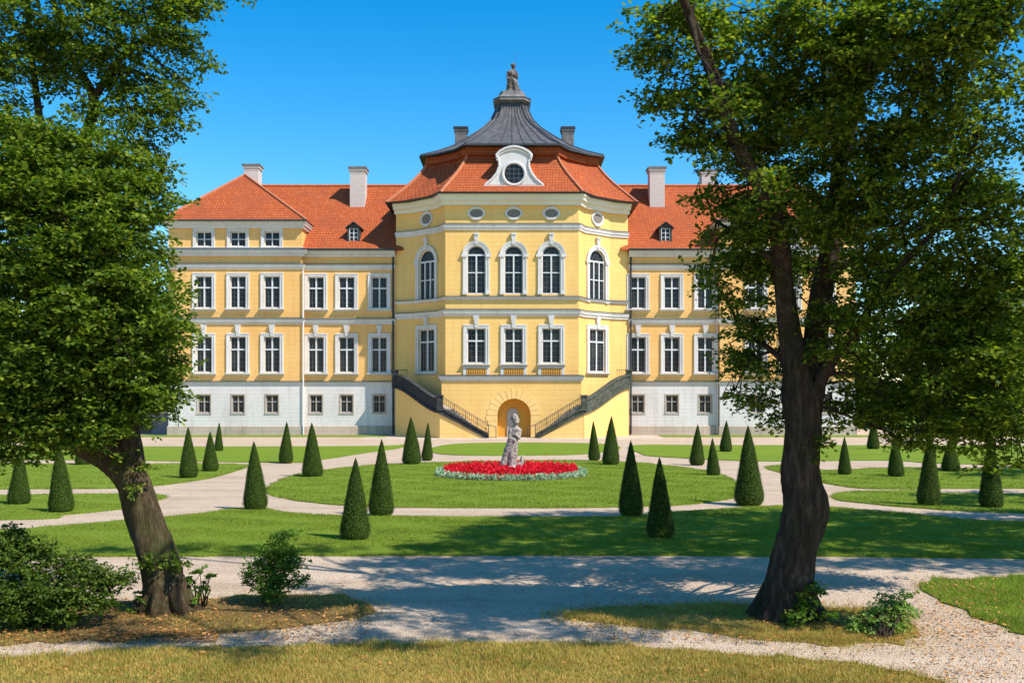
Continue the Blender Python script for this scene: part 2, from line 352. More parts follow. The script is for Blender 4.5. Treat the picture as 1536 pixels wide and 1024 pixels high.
blades('green_grass',LAWN['right'],90000,.05,.010,M['grassG'],label='green grass of the lawn corner at the lower right')
blades('green_grass',LAWN['front'],260000,.042,.014,M['grassG'],label='mown green grass of the wide lawn above the gravel road')
blades('green_grass',LAWN['fore'],28000,.04,.010,M['grassG'],label='greener tufts mixed into the dry turf at the bottom')
blades('green_grass',LAWN['centre'],110000,.05,.022,M['grassG'],label='mown green grass of the oval lawn around the flower bed')
blades('green_grass',LAWN['l2'],50000,.05,.025,M['grassG'],label='green grass of the left lawn behind the leaning trunk')
blades('green_grass',LAWN['l3'],50000,.045,.02,M['grassG'],label='green grass of the narrow left lawn with two yew cones')
blades('green_grass',LAWN['r3'],50000,.045,.02,M['grassG'],label='green grass of the narrow right lawn with two dark cones')
blades('green_grass',LAWN['r2'],50000,.05,.025,M['grassG'],label='green grass of the right lawn behind the big trunk')
MB().box(-600,600,93,1300,-.3,.02).build('far_lawn',M['lawn'])['kind']='structure'

# leaf litter on road edges and mulch
def litter(name, regions, size, label):
    Vs=[]
    for (px0,px1,py0,py1,n) in regions:
        u=rng.uniform(px0,px1,n); v=rng.uniform(py0,py1,n)
        Y=CH*F/(v-HY); X=(u-CX)*Y/F
        a=rng.uniform(0,6.28,n); s=size*rng.uniform(.5,1.2,n)
        c=np.c_[X,Y,rng.uniform(.035,.06,n)]; d=np.c_[np.cos(a)*s,np.sin(a)*s,rng.uniform(-.2,.35,n)*s]; e=np.c_[-np.sin(a)*s*.55,np.cos(a)*s*.55,rng.uniform(-.3,.3,n)*s]
        Vs.append(np.stack([c-d,c+e,c+d,c-e],1).reshape(-1,3))
    V=np.concatenate(Vs); o=put(name,mesh_np(name,V,np.arange(len(V)).reshape(-1,4),M['litter'])); tag(o,label,'leaves',kind='stuff')
litter('fallen_leaves',[(-40,560,900,965,2600),(150,330,948,965,900),(0,1500,970,1060,900),(860,1370,905,965,900),(1370,1536,880,1024,500),(-50,1536,836,900,260),(1370,1500,870,960,500)],.03,'brown and orange fallen leaves scattered over the mulch, road edges and dry turf')
def rim_litter():
    C=[]
    for k,m,sp in (('mulch',40,.28),('isle',40,.25),('right',16,.15),('fore',30,.22),('front',10,.1)):
        q=np.array(LAWN[k]); i=rng.integers(0,len(q),m*len(q)); E_=q[i]+rng.normal(0,sp,(len(i),2)); C.append(E_[(np.abs(E_[:,0])<E_[:,1]*.56)&(E_[:,1]<22)&(E_[:,1]>10.5)])
    P=np.concatenate(C); n=len(P); a=rng.uniform(0,6.28,n); s_=rng.uniform(.006,.018,n); c=np.c_[P,rng.uniform(.012,.035,n)]
    d=np.c_[np.cos(a)*s_,np.sin(a)*s_,rng.uniform(-.3,.4,n)*s_]; e=np.c_[-np.sin(a)*s_*.5,np.cos(a)*s_*.5,rng.uniform(-.3,.3,n)*s_]
    V=np.stack([c-d,c+e,c+d,c-e],1).reshape(-1,3); o=put('leaf_crumbs',mesh_np('leaf_crumbs',V,np.arange(len(V)).reshape(-1,4),M['crumb'])); tag(o,'small brown leaf crumbs and dirt along the turf and road edges','leaves',kind='stuff')
M['crumb']=m_leaf('leaf_crumb',(.06,.035,.018),(.16,.09,.04),(.30,.19,.08),.1,.8)
rim_litter()
# pebbles scattered over the near road
def pebbles():
    n=15000; Y=rng.uniform(12.5,20,n)**1.0; X=rng.uniform(-1,1,n)*Y*.55; P=np.c_[X,Y]
    keep=np.ones(n,bool)
    for k in ('fore','mulch','isle','right','front'): keep&=~in_poly(P,LAWN[k])
    P=P[keep]; n=len(P); s=rng.uniform(.004,.012,n)
    base=np.array([(1,0,0),(0,1,0),(-1,0,0),(0,-1,0),(0,0,.8)]); a=rng.uniform(0,6.28,n)
    c,sn=np.cos(a),np.sin(a); V=np.empty((n,5,3))
    for i,b in enumerate(base):
        V[:,i,0]=P[:,0]+s*(b[0]*c-b[1]*sn*.7); V[:,i,1]=P[:,1]+s*(b[0]*sn+b[1]*c*.7); V[:,i,2]=s*b[2]
    f=np.array([(0,1,4),(1,2,4),(2,3,4),(3,0,4)]); Fc=(f[None]+5*np.arange(n)[:,None,None]).reshape(-1,3)
    o=put('gravel_stones',mesh_np('gravel_stones',V.reshape(-1,3),Fc,M['pebble'])); tag(o,'loose pale gravel stones lying on the near road','gravel',kind='stuff')
M['pebble']=m_leaf('pebble_stone',(.16,.12,.09),(.33,.27,.22),(.5,.43,.37),0.0,.9)
pebbles()

# ------------------------------------------------------------------ palace
PAL=empty('palace',(0,79,0)); tag(PAL,'long yellow and white baroque palace with red tiled roofs and domed central pavilion','palace')
def part(mb,name,mat,parent=None,**k):
    """geometry given in world coordinates -> parent at (0,79,0)"""
    par=parent or PAL
    off=Vector((0,79,0)) if True else 0
    mb.v=[(p[0],p[1]-79,p[2]) for p in mb.v]
    return mb.build(name,M[mat],par,**k)
class Fr:
    def __init__(s,a,b):
        s.a=Vector(a); d=Vector(b)-s.a; s.L=d.length; s.u=d.normalized(); s.n=Vector((s.u.y,-s.u.x)); s.rz=math.atan2(s.u.y,s.u.x)
    def p(s,u,d,z):
        q=s.a+s.u*u+s.n*d; return (q.x,q.y,z)
def wall(mb, fr, z0, z1, holes, depth=.3, u0=0, u1=None):
    """holes: (uc, halfw, za, zb, arch) ; arch -> top is a half circle of radius halfw"""
    u1=fr.L if u1 is None else u1
    us={u0,u1}; zs={z0,z1}
    for uc,hw,za,zb,ar in holes: us|={uc-hw,uc+hw}; zs|={za,zb}
    us=sorted(u for u in us if u0-1e-6<=u<=u1+1e-6); zs=sorted(z for z in zs if z0-1e-6<=z<=z1+1e-6)
    for i in range(len(us)-1):
        for j in range(len(zs)-1):
            a,b,c,d=us[i],us[i+1],zs[j],zs[j+1]; um,zm=(a+b)/2,(c+d)/2
            if any(abs(um-uc)<hw and za<zm<zb for uc,hw,za,zb,ar in holes): continue
            mb.add([fr.p(a,0,c),fr.p(b,0,c),fr.p(b,0,d),fr.p(a,0,d)],[(0,1,2,3)])
    for uc,hw,za,zb,ar in holes:
        if not ar:
            loop=[(uc-hw,za),(uc+hw,za),(uc+hw,zb),(uc-hw,zb)]
        else:
            N=16; sp=zb-hw; arc=[(uc+hw*math.cos(math.pi*k/N),sp+hw*math.sin(math.pi*k/N)) for k in range(N+1)]
            for k in range(N):
                (x0,y0),(x1,y1)=arc[k],arc[k+1]
                mb.add([fr.p(x0,0,y0),fr.p(x0,0,zb),fr.p(x1,0,zb),fr.p(x1,0,y1)],[(0,1,2,3)])
            loop=[(uc-hw,za),(uc+hw,za)]+arc
        n=len(loop)
        for k in range(n):
            (x0,y0),(x1,y1)=loop[k],loop[(k+1)%n]
            if abs(x0-x1)+abs(y0-y1)<1e-6: continue
            mb.add([fr.p(x0,0,y0),fr.p(x1,0,y1),fr.p(x1,-depth,y1),fr.p(x0,-depth,y0)],[(0,1,2,3)])

# --- windows (local: x across, -y outward, z up from the bottom of the opening)
WM={}
def arcp(hw,sp,n=16,a0=0,a1=math.pi): return [(hw*math.cos(a0+(a1-a0)*k/n),sp+hw*math.sin(a0+(a1-a0)*k/n)) for k in range(n+1)]
def window_meshes(key, hw, h, kind, sw=.26, trans=.36, cols=2, keyst=True, side=False):
    d={}
    s=MB()
    if kind!='base':
        top = h if kind!='arch' else h-hw
        for sx in (-1,1):
            a,b=sorted((sx*hw,sx*(hw+sw))); s.box(a,b,-.07,.02,-.02,top)
            a,b=sorted((sx*(hw+sw*.62),sx*(hw+sw))); s.box(a,b,-.11,-.0705,-.02,top)
        if kind=='arch':
            for (r0,r1,y) in ((hw,hw+sw,-.07),(hw+sw*.62,hw+sw,-.11),(hw+sw,hw+sw+.05,-.13)):
                A=arcp(r0,top); B=arcp(r1,top)
                for k in range(16):
                    q=[A[k],B[k],B[k+1],A[k+1]]; s.xz(q,y,.02 if y>-.1 else -.07)
            for sx in (-1,1):
                a,b=sorted((sx*(hw-.0),sx*(hw+sw+.14))); s.box(a,b,-.16,-.06,top-.16,top+.05)
            for sx in (-1,1):
                a,b=sorted((sx*(hw-.02),sx*(hw+sw+.02))); s.box(a,b,-.13,.0,-.02,.3)
        else:
            s.box(-hw-sw,hw+sw,-.075,.02,h,h+sw); s.box(-hw-sw,hw+sw,-.105,-.0755,h+sw*.62,h+sw)
    else:
        s.box(-hw-.08,hw+.08,-.03,.02,h,h+.09); s.box(-hw-.1,hw+.1,-.05,.02,-.1,0)
        for sx in (-1,1):
            a,b=sorted((sx*hw,sx*(hw+.08))); s.box(a,b,-.03,.02,0,h)
    d['window']=s.mesh('window',M['trim' if kind!='base' else 'plinth'])
    f=MB(); fw=.085; y0,y1=.10,.17
    top=h if kind!='arch' else h-hw
    for sx in (-1,1):
        a,b=sorted((sx*(hw-fw),sx*hw)); f.box(a,b,y0,y1,0,top)
    f.box(-hw+fw,hw-fw,y0,y1,0,fw*1.1)
    if kind=='arch':
        A=arcp(hw-fw,top); B=arcp(hw,top)
        for k in range(16): f.xz([A[k],B[k],B[k+1],A[k+1]],y0,y1)
        f.box(-hw+fw,hw-fw,y0-.03,y1,top-.06,top+.06); tz=top-.06
    else:
        f.box(-hw+fw,hw-fw,y0,y1,h-fw,h); tz=h-fw
        if kind in('rect',): 
            tr=h*(1-trans); f.box(-hw+fw,hw-fw,y0-.03,y1,tr-.055,tr+.055)
        elif kind=='base': tr=h*.62; f.box(-hw+fw,hw-fw,y0-.01,y1,tr-.03,tr+.03)
        elif kind=='attic': tr=h*.5; f.box(-hw+fw,hw-fw,y0-.01,y1,tr-.03,tr+.03)
    mw=.055 if kind in('rect','arch') else .04
    if cols==2: f.box(-mw,mw,y0-.025,y1,fw,tz)
    else:
        for q in (-.33,.33): f.box(q*hw-.05,q*hw+.05,y0-.025,y1,fw,tz)
    if kind=='arch':
        zt=top*.55
        f.box(-hw+fw,hw-fw,y0-.01,y1-.01,zt-.035,zt+.035)
    d['frame']=f.mesh('frame',M['paint' if kind!='base' else 'greypaint'])
    g=MB(); gy0,gy1=.135,.175; zs=[]
    lo=fw; nrow=max(2,int(round(tz/.42)))
    for k in range(1,nrow): z=lo+(tz-lo)*k/nrow; g.box(-hw+fw,hw-fw,gy0,gy1,z-.013,z+.013)
    for q in ((-.5,.5) if cols==2 else (-.66,0,.66)): g.box(q*hw-.011,q*hw+.011,gy0-.004,gy1,lo,tz)
    if kind=='arch':
        for a in (30,60,90,120,150):
            ca,sa=math.cos(R(a)),math.sin(R(a)); g.bar((.15*ca,.15,top+.15*sa),((hw-fw)*ca,.15,top+(hw-fw)*sa),.016)
        A=arcp(hw*.5,top)
        for k in range(16): g.bar((A[k][0],.15,A[k][1]),(A[k+1][0],.15,A[k+1][1]),.016)
    d['glazing_bars']=g.mesh('glazing_bars',M['muntin'])
    p=MB()
    if kind=='arch': p.xz([(-hw,0),(hw,0)]+arcp(hw,top),.18,.24)
    else: p.box(-hw,hw,.18,.24,0,h)
    d['pane']=p.mesh('pane',M['glass'])
    if kind in('rect','attic') or side:
        q=MB(); q.hexa([(-hw-sw-.1,-.26,-.1),(hw+sw+.1,-.26,-.1),(hw+sw+.04,0,-.24),(-hw-sw-.04,0,-.24)],[(-hw-sw-.1,-.26,-.03),(hw+sw+.1,-.26,-.03),(hw+sw+.1,0.1,-.021),(-hw-sw-.1,0.1,-.021)])
        if kind=='attic': q=MB().box(-hw-sw-.02,hw+sw+.02,-.12,.1,-.09,-.021)
        d['sill']=q.mesh('sill',M['trim'])
    if keyst and kind in('rect','arch'):
        k=MB(); zt=h+sw+ (.031 if kind=='rect' else .072); hh=.62 if kind=='rect' else .55
        k.hexa([(-.13,-.16,zt),(.13,-.16,zt),(.13,.02,zt),(-.13,.02,zt)],[(-.23,-.2,zt+hh),(.23,-.2,zt+hh),(.23,.02,zt+hh),(-.23,.02,zt+hh)])
        if kind=='arch': k.box(-.17,.17,-.24,.0,zt+hh-.12,zt+hh)
        k.hexa([(-.10,-.13,zt-.28),(.10,-.13,zt-.28),(.10,.0,zt-.28),(-.10,.0,zt-.28)],[(-.13,-.15,zt-.001),(.13,-.15,zt-.001),(.13,.0,zt-.001),(-.13,.0,zt-.001)])
        d['keystone']=k.mesh('keystone',M['trim'])
    WM[key]=d
window_meshes('wing_up',.64,2.54,'rect',keyst=False)
window_meshes('wing_lo',.64,2.86,'rect')
window_meshes('attic',.62,1.2,'attic',sw=.24,keyst=False)
window_meshes('base',.5,1.42,'base')
window_meshes('pav_lo',.71,2.66,'rect',sw=.27)
window_meshes('pav_arch',.72,3.67,'arch',sw=.29)
window_meshes('side_lo',.92,3.35,'rect',sw=.3,trans=.3)
window_meshes('side_arch',.92,4.1,'arch',sw=.3,cols=3)
def put_window(key, fr, u, z):
    d=WM[key]; x,y,_=fr.p(u,0,0); w=put('window',d['window'],PAL,(x,y-79,z),fr.rz)
    for k in d:
        if k!='window': put(k,d[k],w)
    return w

# --- pavilion plan (symmetric)
LP=[(-9.2,79.0),(-7.75,78.4),(-5.5,76.3),(-5.02,75.0)]
RP=[(-x,y) for x,y in LP[::-1]]
PATH=[(-9.2,84)]+LP+RP+[(9.2,84)]
ZF=18.0
wy=MB(); front=Fr(LP[3],RP[0])
fu=[wx(p,75)+5.02 for p in (714.5,770.5,827)]
holes=[(u,.72,10.78,14.45,True) for u in fu]+[(u,.71,5.56,8.22,False) for u in fu]
wall(wy,front,4.3,ZF,holes)
segs=[Fr(a,b) for a,b in zip(PATH[:-1],PATH[1:])]
for i,fr in enumerate(segs):
    if i==4: continue
    h=[]
    if i in(2,6): h=[(fr.L/2,.92,10.35,14.45,True),(fr.L/2,.92,4.95,8.3,False)]
    wall(wy,fr,0,ZF,h)
part(wy,'pavilion_wall','yellow',recalc=False)
for u in fu: put_window('pav_arch',front,u,10.78); put_window('pav_lo',front,u,5.56)
for i in (2,6):
    put_window('side_arch',segs[i],segs[i].L/2,10.35); put_window('side_lo',segs[i],segs[i].L/2,4.95)
# base block with arched niche
bf=Fr((-5.28,74.6),(5.2,74.6)); dc=wx(771,74.6)+5.28
wb=MB(); wall(wb,bf,0,4.3,[(dc,1.25,0.0,2.92,True)],depth=.9)
wb.box(-5.28,-5.279,74.6,76,0,4.3); wb.box(5.199,5.2,74.6,76,0,4.3); wb.add([(-5.28,74.6,4.3),(5.2,74.6,4.3),(5.2,75.6,4.3),(-5.28,75.6,4.3)],[(0,1,2,3)])
part(wb,'base_wall','yellow',recalc=False)
dx=dc-5.28
nb=MB(); nb.xz([(dx-1.3,0),(dx+1.3,0)]+[(dx+x,z) for x,z in arcp(1.3,1.67)],75.45,75.6)
nich=part(nb,'arched_niche','ochre')
dd=MB(); dd.xz([(dx-.55,0),(dx+.35,0)]+[(dx-.1+x,z) for x,z in arcp(.45,1.75)],75.36,75.45); 
for k in (-.5,-.2,.1): dd.box(dx+k-.02,dx+k+.02,75.34,75.365,.1,1.9)
dd.v=[(p[0],p[1]-79,p[2]) for p in dd.v]; dd.build('door',M['greypaint'],nich)
# voussoirs round the arch
vs=MB(); sp=2.92-1.25
N=13
for k in range(N):
    a0=math.pi*k/N+.012; a1=math.pi*(k+1)/N-.012; r1=1.95+(.08 if k%2==0 else 0)
    q=[(dx+1.26*math.cos(a0),sp+1.26*math.sin(a0)),(dx+r1*math.cos(a0),sp+r1*math.sin(a0)),(dx+r1*math.cos(a1),sp+r1*math.sin(a1)),(dx+1.26*math.cos(a1),sp+1.26*math.sin(a1))]
    vs.xz(q,74.565,74.62)
for sx in(-1,1):
    for k in range(4):
        a,b=sorted((dx+sx*1.26,dx+sx*(2.1 if k%2 else 1.95))); vs.box(a,b,74.565,74.62,.06+k*.4,.06+k*.4+.385)
part(vs,'arch_surround','voussoir')
# horizontal rustication slabs on the base block
rs=MB()
# ovals
def oval(fr,u,z,a,b):
    m=MB(); n=28; ring0=[]; 
    def el(s1,s2,y,pt=0): return [(u+a*s1*math.cos(2*math.pi*k/n), y, z+b*s2*math.sin(2*math.pi*k/n)*(1+ (pt if math.sin(2*math.pi*k/n)<-.8 or math.sin(2*math.pi*k/n)>.9 else 0))) for k in range(n)]
    rings=[el(1.36,1.45,.0,.16),el(1.33,1.42,.09,.14),el(1.12,1.12,.11),el(1.0,1.0,.05),el(1,1,.01)]
    m.loft([[fr.p(q[0],q[1],q[2]) for q in r_] for r_ in rings],cap=False)
    w=part(m,'oval_window','trim')
    g=MB(); g.prism([(q[0],q[2]) for q in el(1.02,1.02,0)],lambda p:fr.p(p[0],.03,p[1]),lambda p:fr.p(p[0],.0,p[1]))
    g.v=[(p[0],p[1]-79,p[2]) for p in g.v]; g.build('infill',M['blind'],w)
for p in (714.5,770.5,827): oval(front,wx(p,75)+5.02,wz(320,75),.5,.31)
for i in (2,6): oval(segs[i],segs[i].L/2,16.85,.52,.37)
# bands
def prof(z0,z1,d,steps=2,lead=True):
    h=z1-z0
    return [(-.05,z0),(d*.45,z0),(d*.5,z0+h*.35),(d*.8,z0+h*.45),(d*.85,z0+h*.75),(d,z0+h*.8),(d,z1),(-.05,z1)]
def band(name,z0,z1,d,path,mat='trim',cap=.045):
    m=MB(); m.sweep(prof(z0,z1,d),path); o=part(m,name,mat)
    if cap:
        c=MB(); c.sweep([(-.05,z1+.001),(d+.04,z1+.001),(d+.04,z1+cap*.6),(-.05,z1+cap*2)],path)
        c.v=[(p[0],p[1]-79,p[2]) for p in c.v]; c.build('lead_capping',M['lead'],o)
    return o
FP=[p for p in PATH[1:-1]]
band('cornice',17.45,18.22,.62,FP,'creamtrim',.06)
band('string_course',15.62,16.05,.2,FP)
band('string_course',10.36,10.58,.2,FP,'trim',.04)
band('string_course',9.15,9.6,.24,FP)
band('string_course',4.25,4.62,.22,[(-5.28,76.2),(-5.28,74.6),(5.2,74.6),(5.2,76.2)])
# baluster panels under the three lower windows
for u in fu:
    m=MB(); x=u-5.02
    for sx in(-1,1):
        a,b=sorted((x+sx*.76,x+sx*.98)); m.box(a,b,74.9,75.01,4.63,5.32)
    m.box(x-.76,x+.76,74.93,75.01,5.2,5.32)
    o=part(m,'apron_panel','trim')
    b=MB()
    for k in range(9):
        bx=x-.68+k*.17
        b.tube([(bx,74.92,4.72),(bx,74.92,4.8),(bx,74.92,4.92),(bx,74.92,5.05),(bx,74.92,5.12),(bx,74.92,5.2)],[.05,.03,.06,.035,.03,.05],6)
    b.v=[(p[0],p[1]-79,p[2]) for p in b.v]; b.build('balusters',M['ochre'],o)

# --- pavilion roof
def ring(fx,fy,ox,oy,z,cy=83.0,k=.28):
    """octagonal ring with concave cants: front half width fx at y=fy, outer half width ox at y=oy"""
    mx,my=(fx+ox)/2,(fy+oy)/2; c=k
    # pull the mid point inwards (towards the centre): concave
    q1=(fx+(ox-fx)*.22, fy+(oy-fy)*(.22+c*.75)); q2=(fx+(ox-fx)*.68, fy+(oy-fy)*(.68+c*.62))
    L=[(-ox,oy),(-q2[0],q2[1]),(-q1[0],q1[1]),(-fx,fy),(fx,fy),(q1[0],q1[1]),(q2[0],q2[1]),(ox,oy)]
    B=[(x,2*cy-y) for x,y in L[::-1]]
    return [(x,y,z) for x,y in L+B]
prof_r=[(0,18.30),(.04,18.36),(.20,18.85),(.42,19.5),(.64,20.2),(.83,20.9),(.95,21.45),(1.0,21.75)]
rings=[]
for t,z in prof_r: rings.append(ring(5.35+(3.45-5.35)*t,74.25+(77.0-74.25)*t,9.9+(6.85-9.9)*t,78.3+(80.3-78.3)*t,z))
rm=MB(); rm.loft(rings); RF=part(rm,'roof','tile')
def sub(mb,name,mat,parent,**k):
    mb.v=[(p[0],p[1]-79,p[2]) for p in mb.v]; return mb.build(name,M[mat],parent,**k)
# hip ridge tiles
for idx in (3,4):
    hr=MB(); pts=[Vector(r_[idx])+Vector((0,-.02,.03)) for r_ in rings]; hr.tube(pts,[.12]*len(pts),6); sub(hr,'ridge_tiles','ridge',RF)
for idx in (0,7):
    hr=MB(); pts=[Vector(r_[idx])+Vector((0,-.02,.03)) for r_ in rings]; hr.tube(pts,[.12]*len(pts),6); sub(hr,'ridge_tiles','ridge',RF)
g=MB(); g.loft([ring(5.40,74.18,9.96,78.25,18.24),ring(5.44,74.13,10.0,78.2,18.33)]); sub(g,'gutter','lead',RF)
fz=MB(); fz.loft([ring(3.62,76.6,7.0,80.05,21.7),ring(3.55,76.65,6.95,80.1,22.3)]); sub(fz,'clay_frieze','tile',RF)
sl=MB(); 
sr=[(3.62,76.1,7.35,79.9,22.28,.28),(3.62,76.1,7.35,79.9,22.42,.28),(3.35,77.2,6.0,80.2,22.80,.26),(2.9,78.3,4.75,80.6,23.35,.2),(2.2,79.4,3.45,81.0,24.2,.12),(1.55,80.3,2.4,81.5,25.0,.05),(1.1,81.0,1.75,81.95,25.75,0),(.85,81.5,1.38,82.2,26.6,0),(.78,81.65,1.27,82.3,27.3,0)]
srr=[ring(a,b,c,d,z,k=k) for a,b,c,d,z,k in sr]; sl.loft(srr); S=sub(sl,'dome_roof','slate',RF)
ed=MB(); ed.loft([ring(3.72,76.0,7.45,79.85,22.24),ring(3.72,76.0,7.45,79.85,22.36)]); sub(ed,'roof_edge','lead',RF)
# standing seams on the dome
sm_=MB()
for idx in (0,3,4,7): sm_.tube([Vector(r_[idx])+Vector((0,-.01,.02)) for r_ in srr[1:]],[.06]*(len(srr)-1),5)
for s_ in range(1,8):
    t=s_/8
    sm_.tube([Vector(r_[3]).lerp(Vector(r_[4]),t)+Vector((0,-.01,.01)) for r_ in srr[1:]],[.03]*(len(srr)-1),4)
for (i0,i1) in ((2,3),(4,5),(1,2),(5,6)):
    for t in (.33,.66): sm_.tube([Vector(r_[i0]).lerp(Vector(r_[i1]),t)+Vector((0,-.01,.01)) for r_ in srr[1:]],[.03]*(len(srr)-1),4)
sub(sm_,'roof_seams','lead',RF)
cp=MB(); cp.loft([ring(.8,81.6,1.3,82.25,27.15,k=0),ring(.98,81.3,1.52,82.1,27.3,k=0),ring(.95,81.35,1.48,82.1,27.45,k=0),ring(1.02,81.3,1.56,82.0,27.55,k=0),ring(.9,81.5,1.25,82.2,27.7,k=0),ring(.75,81.8,1.1,82.4,27.95,k=0),ring(.7,81.9,1.0,82.4,28.2,k=0)])
sub(cp,'dome_crown','chimdark',RF)

def organic(name, ells, mat, vox=.03, disp=.03, dscale=.15, smooth=True):
    """continuous surface grown from overlapping ellipsoids and limb chains"""
    bm=bmesh.new()
    for (c,r,rot) in ells:
        Mx=Matrix.Translation(c)@Matrix.Rotation(R(rot),4,'Y')@Matrix.Diagonal((*r,1))
        bmesh.ops.create_icosphere(bm,subdivisions=3,radius=1,matrix=Mx)
    me=bpy.data.meshes.new(name); bm.to_mesh(me); bm.free()
    o=bpy.data.objects.new(name,me); COL.objects.link(o)
    m=o.modifiers.new('r','REMESH'); m.mode='VOXEL'; m.voxel_size=vox
    s=o.modifiers.new('s','SMOOTH'); s.iterations=4; s.factor=.6
    tx=bpy.data.textures.new(name,'CLOUDS'); tx.noise_scale=dscale
    d=o.modifiers.new('d','DISPLACE'); d.texture=tx; d.strength=disp; d.texture_coords='LOCAL'
    dg=bpy.context.evaluated_depsgraph_get(); me2=bpy.data.meshes.new_from_object(o.evaluated_get(dg))
    bpy.data.objects.remove(o); me2.materials.clear(); me2.materials.append(mat)
    if smooth: me2.polygons.foreach_set('use_smooth',[True]*len(me2.polygons))
    me2.update(); me2.name=name; return me2
def chain(a,b,r0,r1,n=7):
    a,b=Vector(a),Vector(b); return [((a.lerp(b,k/(n-1))),(r0+(r1-r0)*k/(n-1),)*3,0) for k in range(n)]
# rooftop statue, 2.25 m: robed figure
E=[]
E+=chain((-.28,0,.1),(-.22,0,.9),.24,.26)+chain((.3,0,.1),(.12,0,.95),.26,.25)+chain((.42,.05,.05),(.2,.05,.8),.2,.22)
E+=[(Vector((-.05,0,1.0)),(.36,.28,.35),0),(Vector((-.05,0,1.4)),(.36,.26,.3),8),(Vector((-.0,0,1.62)),(.3,.2,.16),0)]
E+=chain((.0,0,1.65),(.04,-.02,1.85),.12,.11)
E+=[(Vector((.06,-.03,2.03)),(.17,.19,.22),10),(Vector((.0,.03,2.1)),(.17,.17,.17),0),(Vector((.08,-.2,2.0)),(.04,.06,.06),0)]
E+=chain((-.33,-.02,1.55),(-.42,-.05,1.15),.13,.11)+chain((-.42,-.05,1.15),(-.3,-.25,.95),.11,.08)
E+=chain((.3,-.02,1.5),(.4,-.08,1.15),.12,.1)+chain((.4,-.08,1.15),(.18,-.28,1.25),.1,.08)
E+=chain((-.45,0,.1),(.55,0,.1),.16,.16,6)
st=put('rooftop_statue',organic('rooftop_statue',E,M['roofstatue'],.035,.07,.12),None,(wx(769,82.3),82.3,28.15)); st.scale=(1.02,1.0,1.08)
tag(st,'weathered dark stone figure standing on top of the palace dome','statue')
rod=MB().bar((.22,.05,1.9),(.22,.05,3.1),.012).build('lightning_rod',M['iron'],st)

# white round-window dormer in front of the mansard
def dp(px,py): return (wx(px,75.2),wz(py,75.2))
left=[(728,281),(728,278),(738,270),(745,261),(749,250),(748.5,242),(746,236)]
topc=[(749,230),(757,225.5),(765,223),(770,222.3)]
pl=[dp(*p) for p in left+topc]; mid=wx(771,75.2)
poly=pl+[(2*mid-x,z) for x,z in pl[::-1]]
dm=MB(); dm.xz(poly,74.95,77.2)
D=part(dm,'round_dormer','trim')
rim=MB(); pr=[dp(*p) for p in [(746,238),(745,234),(749,229),(757,224.5),(765,222),(770,221.3)]]; pr=pr+[(2*mid-x,z) for x,z in pr[::-1]]
rim.tube([(x,74.9,z) for x,z in pr],[.11]*len(pr),6); rim.tube([(x,74.9,z-.22) for x,z in pr],[.05]*len(pr),6)
pr=[dp(*p) for p in left]; rim.tube([(x,74.93,z) for x,z in pr],[.09]*len(pr),6); rim.tube([(2*mid-x,74.93,z) for x,z in pr],[.09]*len(pr),6)
rim.box(pl[0][0]-.1,2*mid-pl[0][0]+.1,74.85,75.1,pl[0][1]-.12,pl[0][1]+.1)
sub(rim,'moulding','trim',D)
cc=(mid,wz(262,75.2)); rr=MB()
rr.tube([(cc[0]+.84*math.cos(2*math.pi*k/28),74.9,cc[1]+.84*math.sin(2*math.pi*k/28)) for k in range(29)],[.11]*29,6,cap=False); sub(rr,'round_frame','trim',D)
gg=MB(); gg.xz([(cc[0]+.8*math.cos(2*math.pi*k/28),cc[1]+.8*math.sin(2*math.pi*k/28)) for k in range(28)],74.93,74.99); sub(gg,'pane','glass',D)
gb=MB()
for q in (-.35,0,.35):
    w=math.sqrt(.8**2-q*q); gb.box(cc[0]+q-.02,cc[0]+q+.02,74.9,74.93,cc[1]-w,cc[1]+w); gb.box(cc[0]-w,cc[0]+w,74.895,74.925,cc[1]+q-.02,cc[1]+q+.02)
sub(gb,'glazing_bars','muntin',D)
cap=MB(); prc=[dp(*p) for p in [(744,236),(748,228),(757,223.5),(765,221),(770,220.3)]]; prc=prc+[(2*mid-x,z) for x,z in prc[::-1]]
for (a,b) in zip(prc[:-1],prc[1:]): cap.hexa([(a[0],74.85,a[1]+.02),(b[0],74.85,b[1]+.02),(b[0],77.2,b[1]+.02),(a[0],77.2,a[1]+.02)],[(a[0],74.85,a[1]+.09),(b[0],74.85,b[1]+.09),(b[0],77.2,b[1]+.09),(a[0],77.2,a[1]+.09)])
sub(cap,'lead_roof','lead',D)

# chimneys
def chimney(px0,px1,py0,zb,Y,mat,capm,parent,depth=1.1):
    x0,x1=wx(px0,Y),wx(px1,Y); zt=wz(py0,Y); w=(x1-x0)*.1
    m=MB(); m.box(x0+w,x1-w,Y,Y+depth,zb,zt-.35); m.box(x0+w*.4,x1-w*.4,Y-.06,Y+depth+.06,zt-.35,zt-.15); m.box(x0+w*.9,x1-w*.9,Y-.02,Y+depth+.02,zt-.55,zt-.48)
    o=sub(m,'chimney',mat,parent); c=MB(); c.box(x0,x1,Y-.12,Y+depth+.12,zt-.15,zt)
    sub(c,'chimney_cap',capm,parent)
    f=MB(); f.box(x0+w*.5,x1-w*.5,Y-.04,Y+.1,zb,zb+.001); return o
chimney(680,702,190,22.3,84,'chimdark','lead',RF,1.2); chimney(841,863,190,22.3,84,'chimdark','lead',RF,1.2)

